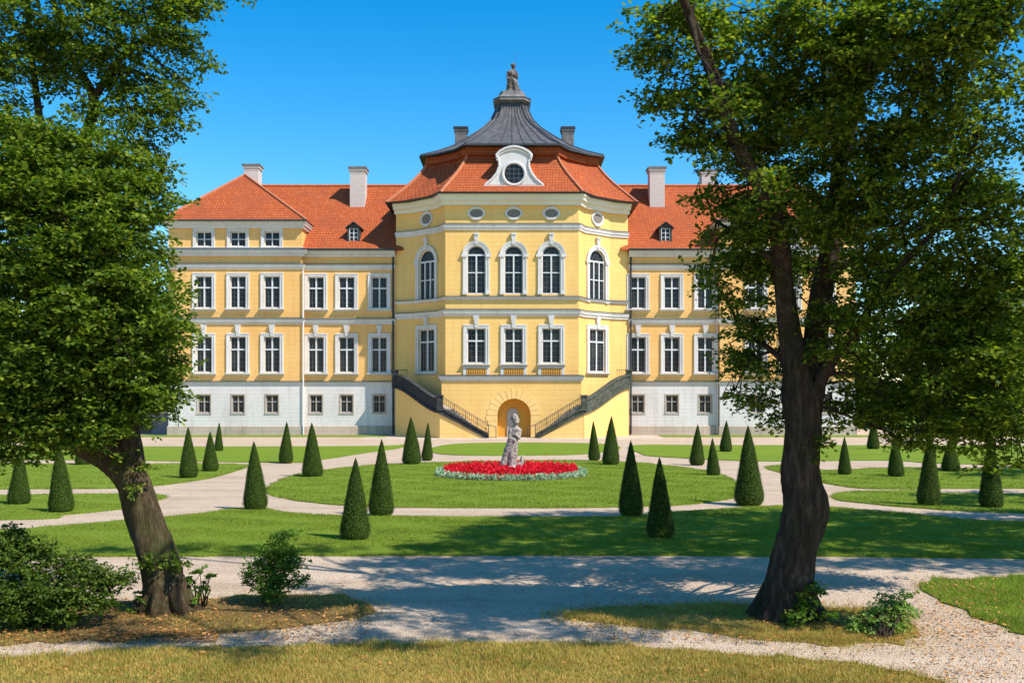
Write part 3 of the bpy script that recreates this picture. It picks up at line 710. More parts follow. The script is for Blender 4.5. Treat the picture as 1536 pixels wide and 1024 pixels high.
# --- wings
YW=79.0; YR=78.5
def wing(side):
    s=1 if side=='r' else -1
    if side=='l':
        inner=(-9.2,-16.56); out=(-16.56,-27.1); cw=[474,520,569]; cr=[306,357,408]
    else:
        inner=(9.2,16.4); out=(16.4,27.1); cw=[957,1008,1058]; cr=[1134,1185,1236]
    a,b=sorted(inner); fi=Fr((a,YW),(b,YW)); a2,b2=sorted(out); fo=Fr((a2,YR),(b2,YR))
    my=MB(); mw=MB(); 
    for fr,cs,Yp in ((fi,cw,YW),(fo,cr,YR)):
        us=[wx(c,Yp)-fr.a.x for c in cs]
        wall(my,fr,4.1,14.2,[(u,.64,10.02,12.56,False) for u in us]+[(u,.64,4.94,7.8,False) for u in us])
        wall(mw,fr,.76,4.1,[(u,.5,1.77,3.19,False) for u in us])
        for u in us:
            put_window('wing_up',fr,u,10.02); put_window('wing_lo',fr,u,4.94); put_window('base',fr,u,1.77)
    # side returns
    xi=out[0]; xo=out[1]
    for m,z0,z1 in ((my,4.1,14.2),(mw,.76,4.1)):
        m.add([(xi,YR,z0),(xi,YW,z0),(xi,YW,z1),(xi,YR,z1)],[(0,1,2,3)]); m.add([(xo,YR,z0),(xo,92,z0),(xo,92,z1),(xo,YR,z1)],[(0,1,2,3)])
        m.add([(xo,92,z0),(0,92,z0),(0,92,z1),(xo,92,z1)],[(0,1,2,3)])
    part(my,'upper_wall','yellow_wing',recalc=False); part(mw,'basement_wall','white',recalc=False)
    if side=='l': path=[(xo,92),(xo,YR),(xi,YR),(xi,YW),(inner[0]-.05,YW)]
    else: path=[(inner[0]+.05,YW),(xi,YW),(xi,YR),(xo,YR),(xo,92)]
    pm=MB(); pm.sweep([(-.05,-.1),(.08,-.1),(.08,.70),(.03,.76),(-.05,.76)],path); part(pm,'plinth','plinth')
    band('string_course',4.02,4.22,.12,path,'trim',.04)
    band('string_course',8.78,9.2,.22,path)
    band('string_course',13.1,13.5,.2,path)
    band('cornice',14.1,14.58,.45,path,'trim',.05)
    # quoin strip / downpipes
    # roofs
    e0,e1=(-21.5,-8.6) if side=='l' else (8.6,21.5)
    r=MB(); ye,yr,yb=78.45,85.5,92.5; ze,zr=14.62,21.1
    n=10
    def rz(t): return ze+(zr-ze)*(t*.92+.08*t*t)
    prl=[(ye+(yr-ye)*k/n, rz(k/n)) for k in range(n+1)]; prl+=[(yb,ze)]
    r.loft([[(e0,y,z) for y,z in prl],[(e1,y,z) for y,z in prl]]); rf=part(r,'roof','tile')
    rt=MB(); rt.tube([(e0,yr,zr+.03),(e1,yr,zr+.03)],[.13,.13],8); sub(rt,'ridge_tiles','ridge',rf)
    gu=MB(); ga,gb_=(xi,inner[0]) if s<0 else (inner[0],xi); gu.box(ga,gb_,78.28,78.5,14.6,14.72); sub(gu,'gutter','lead',rf)
    # attic storey on the projecting end
    at=MB(); fa=Fr((a2,YR+.02),(b2,YR+.02)); us=[wx(c,YR)-fa.a.x for c in cr]
    wall(at,fa,14.5,16.4,[(u,.62,14.87,16.07,False) for u in us])
    at.add([(xi,YR+.02,14.4),(xi,86,14.4),(xi,86,16.4),(xi,YR+.02,16.4)],[(0,1,2,3)]); at.add([(xo,YR+.02,14.4),(xo,92,14.4),(xo,92,16.4),(xo,YR+.02,16.4)],[(0,1,2,3)])
    part(at,'attic_wall','yellow_wing',recalc=False)
    for u in us: put_window('attic',fa,u,14.87)
    ap=[(xo,90),(xo,YR),(xi,YR),(xi,84)] if s<0 else [(xi,84),(xi,YR),(xo,YR),(xo,90)]
    band('cornice',16.3,16.82,.38,ap,'trim',.04)
    band('string_course',14.66,14.8,.16,ap,'trim',.0)
    h=MB(); ax=wx(362,84)*(-s if s<0 else -s) if False else s*22.6
    xa,xb=sorted((xi-s*.45,xo+s*.45)); y0=78.0
    nr=MB()
    m=8; 
    h.add([(xa,y0,16.88),(xb,y0,16.88),(ax,84.2,21.75),(xa,92.5,16.88),(xb,92.5,16.88),(ax,89,21.75)],[(0,1,2),(0,2,5,3),(1,4,5,2),(3,5,4),(0,3,4,1)])
    hf=part(h,'hip_roof','tile')
    hh=MB(); 
    hh.tube([(xa,y0,16.9),(ax,84.2,21.78),(xb,y0,16.9)],[.13,.13,.13],6); sub(hh,'ridge_tiles','ridge',hf)
    hh=MB(); hh.tube([(ax,84.4,21.78),(ax,89,21.78)],[.13,.13],6); sub(hh,'ridge_tiles','ridge',hf)
    gt=MB(); gt.box(xa-.02,xb+.02,y0-.1,y0+.12,16.82,16.93); sub(gt,'gutter','lead',hf)
    # roof dormer
    cx_=530.5 if s<0 else 998.5; Yd=79.4; X=wx(cx_,Yd); zb=wz(363,Yd); hw=.5
    d=MB(); d.box(X-hw,X-hw+.14,Yd,Yd+1.8,zb,zb+1.1); d.box(X+hw-.14,X+hw,Yd,Yd+1.8,zb,zb+1.1); d.xz([(X-hw,zb+1.1),(X+hw,zb+1.1),(X+hw*.8,zb+1.35),(X,zb+1.5),(X-hw*.8,zb+1.35)],Yd,Yd+2.2)
    d.box(X-hw,X+hw,Yd-.04,Yd+.2,zb-.1,zb+.05)
    d.hexa([(X-hw-.14,Yd-.15,zb+1.08),(X,Yd-.15,zb+1.56),(X,Yd+2.3,zb+1.56),(X-hw-.14,Yd+2.3,zb+1.08)],[(X-hw-.14,Yd-.15,zb+1.16),(X,Yd-.15,zb+1.64),(X,Yd+2.3,zb+1.64),(X-hw-.14,Yd+2.3,zb+1.16)])
    d.hexa([(X+hw+.14,Yd-.15,zb+1.08),(X,Yd-.15,zb+1.56),(X,Yd+2.3,zb+1.56),(X+hw+.14,Yd+2.3,zb+1.08)],[(X+hw+.14,Yd-.15,zb+1.16),(X,Yd-.15,zb+1.64),(X,Yd+2.3,zb+1.64),(X+hw+.14,Yd+2.3,zb+1.16)])
    do=sub(d,'dormer','dormerdark',rf)
    w=MB(); w.box(X-hw+.14,X-hw+.2,Yd+.04,Yd+.1,zb,zb+1.1); w.box(X+hw-.2,X+hw-.14,Yd+.04,Yd+.1,zb,zb+1.1); w.box(X-.035,X+.035,Yd+.04,Yd+.1,zb,zb+1.1)
    for q in (.05,.38,.72,1.07): w.box(X-hw+.14,X+hw-.14,Yd+.045,Yd+.095,zb+q-.02,zb+q+.02)
    w.box(X-hw+.14,X+hw-.14,Yd+.12,Yd+.16,zb,zb+.001)
    sub(w,'dormer_frame','paint',rf); w=MB(); w.box(X-hw+.14,X+hw-.14,Yd+.1,Yd+.14,zb,zb+1.15); sub(w,'dormer_pane','glass',rf)
    # chimneys
    if s<0: chimney(363,390,246,20,86.5,'chimney','chimdark',rf,1.3); chimney(522,550,250,18.2,83.2,'chimney','chimdark',rf,1.3)
    else: chimney(972,1000,250,18.2,83.2,'chimney','chimdark',rf,1.3); chimney(1050,1078,254,19.5,86.5,'chimney','chimdark',rf,1.3)
    # downpipes
    dpm=MB(); px=s*9.42; dpm.tube([(px,YW-.14,14.4),(px,YW-.14,.1)],[.075,.075],8)
    for z in (2,5,8,11,13.4): dpm.tube([(px,YW-.14,z),(px,YW-.14,z+.1)],[.1,.1],8)
    part(dpm,'downpipe','lead')
    dpm=MB(); px=xi-s*.12; dpm.tube([(px,YW-.62 if s<0 else YW-.1,13.0),(px,YW-.62 if s<0 else YW-.1,.1)],[.06,.06],8); part(dpm,'downpipe','paint')
wing('l'); wing('r')

# --- double staircase
def stair(s):
    A=(1.78,73.45); B=(5.35,73.45); C=(9.1,77.3); zb,zc=2.15,4.05
    def S(x): return s*x
    w=MB(); w.xz([(S(A[0]),0),(S(B[0]),0),(S(B[0]),zb-.25),(S(A[0]+.3),0.02)],73.5,74.58)
    # wall under the upper flight, along B-C
    d=(Vector(C)-Vector(B)); L=d.length; u=d.normalized(); nrm=Vector((-u.y,u.x))   # inwards
    def Q(t,off,z): q=Vector(B)+u*t+nrm*off; return (S(q.x),q.y,z)
    w.hexa([Q(0,0.05,0),Q(L,.05,0),Q(L,.9,0),Q(0,.9,0)],[Q(0,.05,zb-.25),Q(L,.05,zc-.25),Q(L,.9,zc-.25),Q(0,.9,zb-.25)])
    o=part(w,'staircase','yellow')
    st_=MB(); n=13
    for k in range(n):
        x0=A[0]+(B[0]-.9-A[0])*k/n; x1=B[0]-.05; xa,xb=sorted((S(x0),S(x1)))
        st_.box(xa,xb,73.62,74.55,zb*k/n+.02,zb*(k+1)/n)
    for k in range(12):
        t0=L*k/12; st_.hexa([Q(t0,.32,zb-.2),Q(L,.32,zb-.2),Q(L,1.15,zb-.2),Q(t0,1.15,zb-.2)],[Q(t0,.32,zb+(zc-zb)*(k+1)/12),Q(L,.32,zb+(zc-zb)*(k+1)/12),Q(L,1.15,zb+(zc-zb)*(k+1)/12),Q(t0,1.15,zb+(zc-zb)*(k+1)/12)])
    sub(st_,'steps','plinth',o)
    mt='shadestone' if s<0 else 'litgreenstone'  # shaded colour copy on the left, lit copy on the right
    pa=MB()
    # stringer of the lower flight, two mouldings
    for (dz0,dz1,y) in ((-.36,-.14,73.40),(-.14,.06,73.44),(.06,.2,73.36)):
        pa.hexa([(S(A[0]-.05),y,max(.0,dz0+.15)),(S(B[0]),y,zb+dz0),(S(B[0]),73.62,zb+dz0),(S(A[0]-.05),73.62,max(0,dz0+.15))],[(S(A[0]-.05),y,max(.01,dz1+.15)),(S(B[0]),y,zb+dz1),(S(B[0]),73.62,zb+dz1),(S(A[0]-.05),73.62,max(.01,dz1+.15))])
    # solid parapet of the upper flight with curved top
    nseg=14; rings_=[]
    for k in range(nseg+1):
        t=k/nseg; e=t*t*(3-2*t); z=zb+(zc-zb)*(.35*t+.65*e); q0=Q(L*t,-.03,0); q1=Q(L*t,.27,0); h0=-.22; h1=.60+.1*math.sin(t*3.14)
        rings_.append([(q0[0],q0[1],z+h0),(q1[0],q1[1],z+h0),(q1[0],q1[1],z+h1),(q0[0],q0[1],z+h1)])
    pa.loft(rings_)
    cpn=[]
    for k in range(nseg+1):
        r_=rings_[k]; q0=Q(L*k/nseg,-.12,0); q1=Q(L*k/nseg,.36,0); z=r_[2][2]; cpn.append([(q0[0],q0[1],z),(q1[0],q1[1],z),(q1[0],q1[1],z+.12),(q0[0],q0[1],z+.12)])
    pa.loft(cpn)
    b=[]
    for k in range(nseg+1):
        q0=Q(L*k/nseg,-.12,0); q1=Q(L*k/nseg,.0,0); z=rings_[k][0][2]; b.append([(q0[0],q0[1],z-.1),(q1[0],q1[1],z-.1),(q1[0],q1[1],z+.1),(q0[0],q0[1],z+.1)])
    pa.loft(b)
    # newels
    for (cx,cy,z0,z1) in ((B[0]-.02,B[1]+.12,zb-.1,zb+.95),(C[0],C[1]+.1,zc-.3,zc+1.0)):
        x=S(cx); pa.box(x-.22,x+.22,cy-.22,cy+.22,z0,z1); pa.box(x-.28,x+.28,cy-.28,cy+.28,z1,z1+.1)
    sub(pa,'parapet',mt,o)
    # iron railing of the lower flight
    ra=MB(); y=73.5
    def zr_(x): return .2+zb*(x-A[0])/(B[0]-A[0])
    xs0,xs1=A[0]-.05,B[0]-.25
    for off in (.85,.72,.12): ra.bar((S(xs0),y,zr_(xs0)+off),(S(xs1),y,zr_(xs1)+off),.024 if off>.8 else .014)
    n=24
    for k in range(n+1):
        x=xs0+(xs1-xs0)*k/n; ra.bar((S(x),y,zr_(x)),(S(x),y,zr_(x)+.85),.028 if k%6==0 else .013)
        if k<n:
            xc=x+(xs1-xs0)/n/2; zc_=zr_(xc)+.42
            ra.tube([(S(xc+.045*math.cos(a*math.pi/3)),y,zc_+.075*math.sin(a*math.pi/3)) for a in range(7)],[.009]*7,4,cap=False)
    ra.bar((S(xs0),y,zr_(xs0)+.85),(S(xs0-.55),y,.82),.024); ra.bar((S(xs0-.55),y,0),(S(xs0-.55),y,.82),.028); ra.bar((S(xs0),y,0),(S(xs0),y,.95),.03)
    # lattice at the top landing
    sub(ra,'railing','iron',o)
    ra=MB()
    for k in range(5): ra.bar(Q(L-.1,.3+.2*k,zc),Q(L-.1,.3+.2*k,zc+1.1),.014)
    ra.bar(Q(L-.1,.2,zc+1.1),Q(L-.1,1.2,zc+1.1),.02); sub(ra,'landing_railing','iron',o)
stair(-1); stair(1)
lb=Fr((-5,73.8),(-4,73.8))
lamp=MB(); lamp.bar((-3.35,74.55,1.3),(-3.35,74.3,2.2),.02)

# low mauve outbuilding at the left end
OB=empty('outbuilding',(-29,82,0)); tag(OB,'low mauve rendered annex at the left end of the palace','outbuilding')
m=MB().box(-2.1,1.85,-.3,4,0,1.7); m.build('wall',M['mauve'],OB)
MB().box(-2.2,1.9,-.4,4.1,1.7,1.95).build('coping',M['trim'],OB); MB().box(-1.9,-.6,-.36,-.3,.1,1.4).build('door',M['iron'],OB)

# ------------------------------------------------------------------ topiary cones
def cone_mesh(seed, n=7500, top=0.0):
    g=np.random.default_rng(seed)
    # unit cone: height 1, max radius .5 ; profile slightly bulging with a rounded foot
    def prof_(t): return .5*1.03*np.clip(1-t,0,1)**.80*(1-.3*np.exp(-(t/.055)**1.3))*(1+.02*np.sin(t*9+seed))
    t=1-np.sqrt(g.random(n)); t=np.clip(t,.0,.995); a=g.uniform(0,2*np.pi,n); r=prof_(t)*(1+g.normal(0,.035,n)+.03*np.sin(a*3+t*7+seed)+.025*np.sin(a*7-t*23+seed*3))
    c=np.c_[r*np.cos(a),r*np.sin(a),t]; nr=np.c_[np.cos(a),np.sin(a),np.full(n,.45)]
    d=g.normal(0,1,(n,3)); e=np.cross(nr,d); e/=np.linalg.norm(e,axis=1)[:,None]; d=np.cross(e,nr)+nr*g.uniform(-.3,1.0,(n,1)); d/=np.linalg.norm(d,axis=1)[:,None]
    s=g.uniform(.007,.016,n)[:,None]; e[:,2]*=.5; d[:,2]*=.6
    V=np.stack([c-d*s,c+e*s*.7,c+d*s*1.3,c-e*s*.7],1).reshape(-1,3); leaves=mesh_np('foliage',V,np.arange(4*n).reshape(-1,4),M['topi'])
    b=MB(); rings=[]
    for k in range(22):
        tt=k/21; r0=float(prof_(np.array(tt)))*.955+.002
        rings.append([(r0*math.cos(2*math.pi*j/24)*(1+.015*math.sin(j*2.3+k*1.7+seed)),r0*math.sin(2*math.pi*j/24)*(1+.015*math.sin(j*3.1+k)),tt) for j in range(24)])
    b.loft(rings); core=b.mesh('core',M['topicore'],smooth=True); return leaves,core
CM=[cone_mesh(s) for s in range(1,5)]
cones=[(22,758,85,34,'leftmost clipped yew cone, near the left photo edge'),
(86,770,104,39,'tall clipped yew cone just left of the leaning tree trunk'),
(121,698,60,25,'yew cone half hidden behind the leaning trunk of the left tree'),
(280,718,77,29,'yew cone left of two smaller ones on the lawn, below the white basement wall'),
(313,708,60,25,'middle sized yew cone between a bigger one and the tiny far one, left lawn'),
(326,677,43,14,'smallest yew cone on the left, near the palace wall'),
(380,766,102,39,'large yew cone on the lawn tip where the left gravel paths fork'),
(427,695,62,23,'yew cone standing alone on the upper left lawn strip'),
(467,716,81,33,'wide yew cone at the left tip of the oval lawn'),
(530,812,122,48,'nearest left yew cone, in front of the gravel path and beside the road lawn'),
(570,775,114,41,'slender yew cone standing right behind the nearest left one'),
(617,697,71,31,'larger of the two yew cones in front of the left stair'),
(640,691,57,18,'smaller of the two yew cones in front of the left stair'),
(892,691,59,19,'smaller of the two yew cones in front of the right stair'),
(917,698,73,28,'larger of the two yew cones in front of the right stair'),
(948,776,113,40,'shaded yew cone behind the nearest right one'),
(993,810,121,44,'nearest right yew cone, in the shaded lawn'),
(1047,698,61,24,'yew cone left of a small one, below the right wing'),
(1072,714,56,22,'small rounded yew cone between two taller cones right of the oval lawn'),
(1090,678,47,20,'yew cone nearest the right wing wall'),
(1127,759,119,46,'large sunlit yew cone beside the right tree trunk'),
(1270,713,57,21,'pale green yew cone just right of the big trunk'),
(1312,674,48,20,'distant yew cone partly under the hanging leaves on the right'),
(1348,716,62,26,'dark shaded yew cone third from the right under the foliage'),
(1398,760,112,36,'tall dark yew cone at the lawn edge, left of the last cone'),
(1430,708,52,29,'squat rounded yew bush behind the two tall dark cones'),
(1493,763,110,37,'last yew cone at the right edge of the photo')]
for i,(px,py,hp,wp,lab) in enumerate(cones):
    X,Y=gp(px,py); Y+=.25; h=hp*Y/F; w=wp*Y/F*1.04
    o=empty('topiary_cone',(X,Y,.03)); o.rotation_euler=(R(1.3*math.sin(i*2.1)),R(1.6*math.sin(i*3.7+1)),0); tag(o,lab,'topiary','clipped yew cones on the lawns')
    lv,co=CM[i%4]; 
    a=put('core',co,o); a.scale=(w,w,h); a.rotation_euler.z=i*1.3
    b=put('foliage',lv,o); b.scale=(w,w,h); b.rotation_euler.z=i*1.3

# ------------------------------------------------------------------ flower bed and statue
BX,BY=wx(767,40.3),40.3
MB().xy([(BX+3.05*math.cos(2*math.pi*k/60),BY+3.05*math.sin(2*math.pi*k/60)) for k in range(60)],0,.06).build('bed_soil',M['soil'])['kind']='structure'
def plants(name, r0, r1, n, h, s, mat, label, cat, k=10, up=.8):
    g=rng; a=g.uniform(0,2*np.pi,n); r=np.sqrt(g.uniform(r0*r0,r1*r1,n)); base=np.c_[BX+r*np.cos(a),BY+r*np.sin(a),np.full(n,.04)]
    hh=h*g.uniform(.7,1.15,n); V=[]
    for j in range(k):
        t=(j+.5)/k; c=base+np.c_[g.normal(0,s*.8,n)*(1-t*.5),g.normal(0,s*.8,n)*(1-t*.5),hh*(.1+.9*t) if up>.5 else hh*g.random(n)]
        d=g.normal(0,1,(n,3)); d[:,2]=np.abs(d[:,2])*1.2+up; d/=np.linalg.norm(d,axis=1)[:,None]; e=np.cross(d,g.normal(0,1,(n,3))); e/=np.linalg.norm(e,axis=1)[:,None]
        ss=s*g.uniform(.6,1.2,(n,1)); V.append(np.stack([c-d*ss,c+e*ss*.5,c+d*ss,c-e*ss*.5],1))
    V=np.stack(V,1).reshape(-1,3); o=put(name,mesh_np(name,V,np.arange(len(V)).reshape(-1,4),mat)); tag(o,label,cat,kind='stuff')
plants('red_flowers',.3,2.74,1700,.38,.06,M['red'],'bright red flowers filling the round bed at the statue foot','flowers',9)
plants('flower_stems',.3,2.62,1200,.22,.05,M['leafC'],'green stalks and leaves under the red flowers','foliage',4)
plants('silver_foliage',2.72,3.05,800,.22,.042,M['silver'],'silvery green plants edging the red flower bed','edging plants',14,.4)
SX,SY=wx(770,40.3),40.3
E=[(Vector((-.05,0,.12)),(.52,.42,.16),0)]
E+=chain((-.52,0,.2),(-.30,0,.75),.17,.16,8)+chain((-.30,0,.75),(-.08,0,1.25),.18,.21,7)
E+=chain((-.12,-.06,.25),(-.08,-.05,.8),.13,.17,7)+chain((-.08,-.05,.8),(.02,0,1.25),.17,.19,6)+chain((.06,0,.3),(.04,0,1.2),.1,.2,9)
E+=[(Vector((.0,0,1.32)),(.22,.19,.25),0),(Vector((.05,0,1.58)),(.235,.2,.24),6),(Vector((.10,-.02,1.72)),(.235,.18,.13),-8)]
E+=chain((.1,0,1.78),(.1,-.02,1.98),.105,.10,4)
E+=[(Vector((.09,-.02,2.14)),(.165,.18,.2),0),(Vector((.13,-.08,2.03)),(.12,.13,.1),0),(Vector((.26,-.08,2.09)),(.05,.045,.04),0),(Vector((.23,-.09,2.01)),(.06,.05,.03),0),(Vector((.0,.03,2.2)),(.14,.14,.13),0),(Vector((.2,-.06,2.17)),(.055,.09,.035),0),(Vector((.05,-.02,2.3)),(.1,.1,.07),0)]
E+=chain((-.13,-.05,1.7),(-.18,-.1,1.38),.095,.085,5)+chain((-.18,-.1,1.38),(.06,-.2,1.3),.08,.065,5)
E+=chain((.29,-.02,1.68),(.27,-.12,1.4),.095,.08,5)+chain((.27,-.12,1.4),(.12,-.2,1.5),.075,.06,4)
E+=chain((.33,-.05,.15),(.4,-.05,.5),.13,.09,5)+[(Vector((.41,-.05,.6)),(.075,.075,.09),0),(Vector((.3,-.1,.25)),(.16,.14,.16),0),(Vector((.44,-.1,.38)),(.06,.06,.12),0)]
gs=put('garden_statue',organic('garden_statue',E,M['statue'],.02,.05,.08),None,(SX,SY,.12)); gs.scale=(.86,.86,1.0)
tag(gs,'weathered grey pink stone figure in the middle of the red flower bed','statue')

# ------------------------------------------------------------------ foliage
def leaf_cloud(centres, rad, per, size, flat=.55, seed=1, droop=.15):
    """sprays of leaves: each centre is a twig fan; returns vertices of kite leaves"""
    g=np.random.default_rng(seed); C=np.asarray(centres); n=len(C); N=n*per
    ax=g.normal(0,1,(n,3)); ax[:,2]=ax[:,2]*.3+.05; ax/=np.linalg.norm(ax,axis=1)[:,None]
    rad=np.broadcast_to(np.asarray(rad,float),(n,))
    t=g.uniform(-1,1,(n,per)); lat=g.normal(0,.38,(n,per)); vt=g.normal(0,.2,(n,per))*flat
    side=np.cross(ax,[0,0,1.]); side/=np.linalg.norm(side,axis=1)[:,None]
    P=C[:,None,:]+rad[:,None,None]*(ax[:,None,:]*t[...,None]+side[:,None,:]*(lat*(1-.5*np.abs(t)))[...,None])
    P[...,2]+=rad[:,None]*(vt-droop*t*t); P=P.reshape(-1,3)
    A=np.repeat(ax,per,0)*np.sign(t.reshape(-1,1))+np.repeat(side,per,0)*np.sign(lat.reshape(-1,1))*.8+g.normal(0,.45,(N,3)); A[:,2]-=.25
    A/=np.linalg.norm(A,axis=1)[:,None]
    nr=g.normal(0,.55,(N,3)); nr[:,2]+=1; B=np.cross(A,nr); B/=np.linalg.norm(B,axis=1)[:,None]
    s=size*g.uniform(.65,1.25,(N,1)); m=P+A*s*.1
    V=np.stack([P-A*s*.5,m+B*s*.33,P+A*s*.55,m-B*s*.33],1); return V.reshape(-1,3)
def leaf_obj(name,V,mat,parent,loc):
    V=V-np.array(loc); return put(name,mesh_np(name,V,np.arange(len(V)).reshape(-1,4),mat),parent)
def blob_centres(blobs, dens, seed, clump=38):
    """blobs (x,y,z,rx,ry,rz): twig centres, denser toward each blob's skin"""
    g=np.random.default_rng(seed); out=[]
    for b in blobs:
        x,y,z,rx,ry,rz=b[:6]; k=b[6] if len(b)>6 else 1
        n=max(4,int(dens*k*(rx*ry*rz)**(2/3)*8)); R_=(rx*ry*rz)**(1/3)
        if R_<.34 or clump<=0:
            d=g.normal(0,1,(n,3)); d/=np.linalg.norm(d,axis=1)[:,None]; r=g.random(n)**.45
            out.append(np.c_[x+d[:,0]*r*rx,y+d[:,1]*r*ry,z+d[:,2]*r*rz]); continue
        m=max(5,int(clump*R_**2)); d=g.normal(0,1,(m,3)); d/=np.linalg.norm(d,axis=1)[:,None]; r=g.random((m,1))**.4
        S=np.array([x,y,z])+d*r*.84*np.array([rx,ry,rz]); wt=g.uniform(.4,1.6,m); j=g.choice(m,n,p=wt/wt.sum())
        out.append(S[j]+g.normal(0,1,(n,3))*np.array([.17,.17,.085])*(.75+.35*R_))
    return np.concatenate(out)
def pb(px,py,Y,r,ry=None,k=1,sq=.8):   # blob whose centre is measured at a given distance
    return (wx(px,Y),Y,wz(py,Y),r,ry or r,r*sq,k)
def branches(mb, blobs, starts, seed, n=1.0, r=.035):
    g=random.Random(seed)
    for b in blobs:
        c=Vector(b[:3]); s=min(starts,key=lambda q:(Vector(q)-c).length); s=Vector(s)
        m=s.lerp(c,.5)+Vector((g.uniform(-.2,.2),g.uniform(-.2,.2),g.uniform(0,.3))); L=(c-s).length
        rr=min(.09,r*(.5+L*.35)); mb.tube([s,s.lerp(m,.5)+Vector((0,0,.05)),m,c],[rr,rr*.8,rr*.6,rr*.25],5)
        for k in range(int(7*n)):
            t=g.uniform(.35,1); p=m.lerp(c,(t-.35)/.65); e=c+Vector((g.uniform(-1,1)*b[3]*.75,g.uniform(-1,1)*b[4]*.75,g.uniform(-1,1)*b[5]*.75))
            mid=p.lerp(e,.5)+Vector((0,0,g.uniform(0,.2))); mb.tube([p,mid,e],[rr*.35,rr*.22,.006],4)
def trunk_line(pts):   # (px,py,Y,width px)
    P=[Vector((wx(p[0],p[2]),p[2],wz(p[1],p[2]))) for p in pts]; r=[p[3]*p[2]/F/2 for p in pts]
    # smooth subdivide
    oP=[];oR=[];N=len(P)
    for i in range(N-1):
        p0,p1,p2,p3=P[max(i-1,0)],P[i],P[i+1],P[min(i+2,N-1)]
        K=6
        for j in range(K):
            t=j/K; oP.append(.5*((2*p1)+(-p0+p2)*t+(2*p0-5*p1+4*p2-p3)*t*t+(-p0+3*p1-3*p2+p3)*t**3)); oR.append(r[i]+(r[i+1]-r[i])*t)
    oP.append(P[-1]); oR.append(r[-1]); return oP,oR

# ---- left leaning tree
LT=(-5.3,15.15,0)
tr=MB(); allp=[]
for k,(pts,n) in enumerate([
 ([(256,930,15.1,100),(249,908,15.1,76),(243,870,15.1,66),(232,820,15.1,62),(215,770,15.1,58),(200,725,15.1,54),(176,692,15.1,56),(146,672,15.1,52),(118,655,15.1,50),(85,610,15.0,42),(75,540,15.1,36),(70,450,15.2,28),(75,330,15.3,21),(62,200,15.6,13),(45,60,15.8,9),(30,-120,16.0,6)],20),
 ([(203,735,15.1,46),(198,700,15.15,44),(192,660,15.2,42),(175,590,15.3,42),(140,500,15.4,36),(108,430,15.5,34),(90,340,15.6,27),(120,230,15.8,20),(140,150,15.9,16),(110,90,16,11),(80,0,16.1,8)],14),
 ([(188,650,15.2,36),(215,580,15.5,22),(240,500,15.8,14),(262,430,16,8)],8),
 ([(140,150,15.9,14),(180,90,16,11),(240,40,16.2,7)],7),
 ([(108,430,15.5,24),(160,350,15.4,16),(220,290,15.3,9)],8),
 ([(118,655,15.1,34),(60,640,14.6,22),(0,630,14.2,14),(-60,620,14,10)],8)]):
    pts=[(p[0],p[1],p[2],p[3]*.9) for p in pts]
    P,Rr=trunk_line(pts); tr.tube(P,Rr,n,rough=.09 if n>10 else .04,seed=k+2); allp+=[tuple(p) for p in P if p.z>2.9]
# root flare
for a in range(6):
    th=a*1.05+.3; b=Vector(gp(252,918)+(0,)); tr.tube([b+Vector((math.cos(th)*.5,math.sin(th)*.4,-.05)),b+Vector((math.cos(th)*.3,math.sin(th)*.25,.12)),b+Vector((math.cos(th)*.12,math.sin(th)*.1,.5))],[.07,.13,.14],7)
L=[ # lower bright mass
 (30,590,14.2,1.1),(110,600,14.2,.95),(190,560,14.4,.9),(235,560,14.8,.62),(265,590,15,.4),(60,500,14.0,1.2),(150,480,14.0,1.1),(225,480,14.4,.75),(255,520,14.8,.55),
 (40,400,14.0,1.2),(130,380,14.0,1.1),(200,400,14.2,.85),(245,430,14.6,.5),(30,300,14.0,1.2),(110,290,14.0,1.0),(180,300,14.2,.8),(225,330,14.6,.55),(238,290,14.8,.42),(245,260,15,.33),(270,250,15,.18),
 (30,230,14.2,.9),(100,235,14.3,.7),(165,245,14.4,.6),(210,250,14.8,.45),(190,610,14.6,.45),(120,640,14.4,.4),(30,650,13.8,.5),(-60,600,14,1.1),(-80,450,14,1.3),(-80,300,14,1.3),
 (70,560,16.4,1.2),(170,500,16.6,1.1),(60,400,16.6,1.3),(170,360,16.6,1.0),(80,280,16.6,1.1),(215,540,16.2,.7),(262,470,15.5,.38),(275,545,15.4,.32),(285,570,15.4,.22),(262,385,15.5,.28),(248,610,15,.3),(20,670,14.0,.35),(75,655,14.2,.35),(0,640,13.8,.5),(150,645,14.5,.2),(180,640,14.5,.25),(225,625,14.6,.25),(-20,690,13.9,.3)]
U=[ # upper darker mass
 (60,40,15.5,1.0),(150,30,15.5,1.0),(230,20,15.6,.8),(290,25,15.8,.5),(315,10,15.8,.32),(280,80,15.8,.55),(310,85,15.8,.28),(220,100,15.8,.7),(260,140,15.8,.55),(300,140,15.8,.22),(200,170,15.8,.5),(250,190,15.8,.4),(285,170,15.8,.2),
 (30,110,15.4,.7),(100,80,15.5,.6),(30,170,15.5,.5),(180,215,15.6,.45),(60,210,15.4,.5),(130,170,15.5,.35),(220,225,15.6,.28),(240,215,15.8,.2),(-60,80,15.5,1.1),(100,-80,15.5,1.3),(220,-70,15.5,1.2),(-50,-60,15.5,1.3),(30,-220,15.5,1.6),(180,-200,15.5,1.5),
 (330,-50,16,.8),(80,120,15.6,.3),(160,110,16,.5)]
L=[(b[0]-(20 if b[0]>150 and b[1]>240 else 0),)+b[1:] for b in L]; U=[(b[0]-(14 if b[0]>200 else 0),)+b[1:] for b in U]
LB=[pb(*b) for b in L]; UB=[pb(*b) for b in U]
branches(tr,LB+UB,allp,3,.8)
T=empty('tree',LT); tag(T,'leaning mossy deciduous tree on the left with dense green crown','tree')
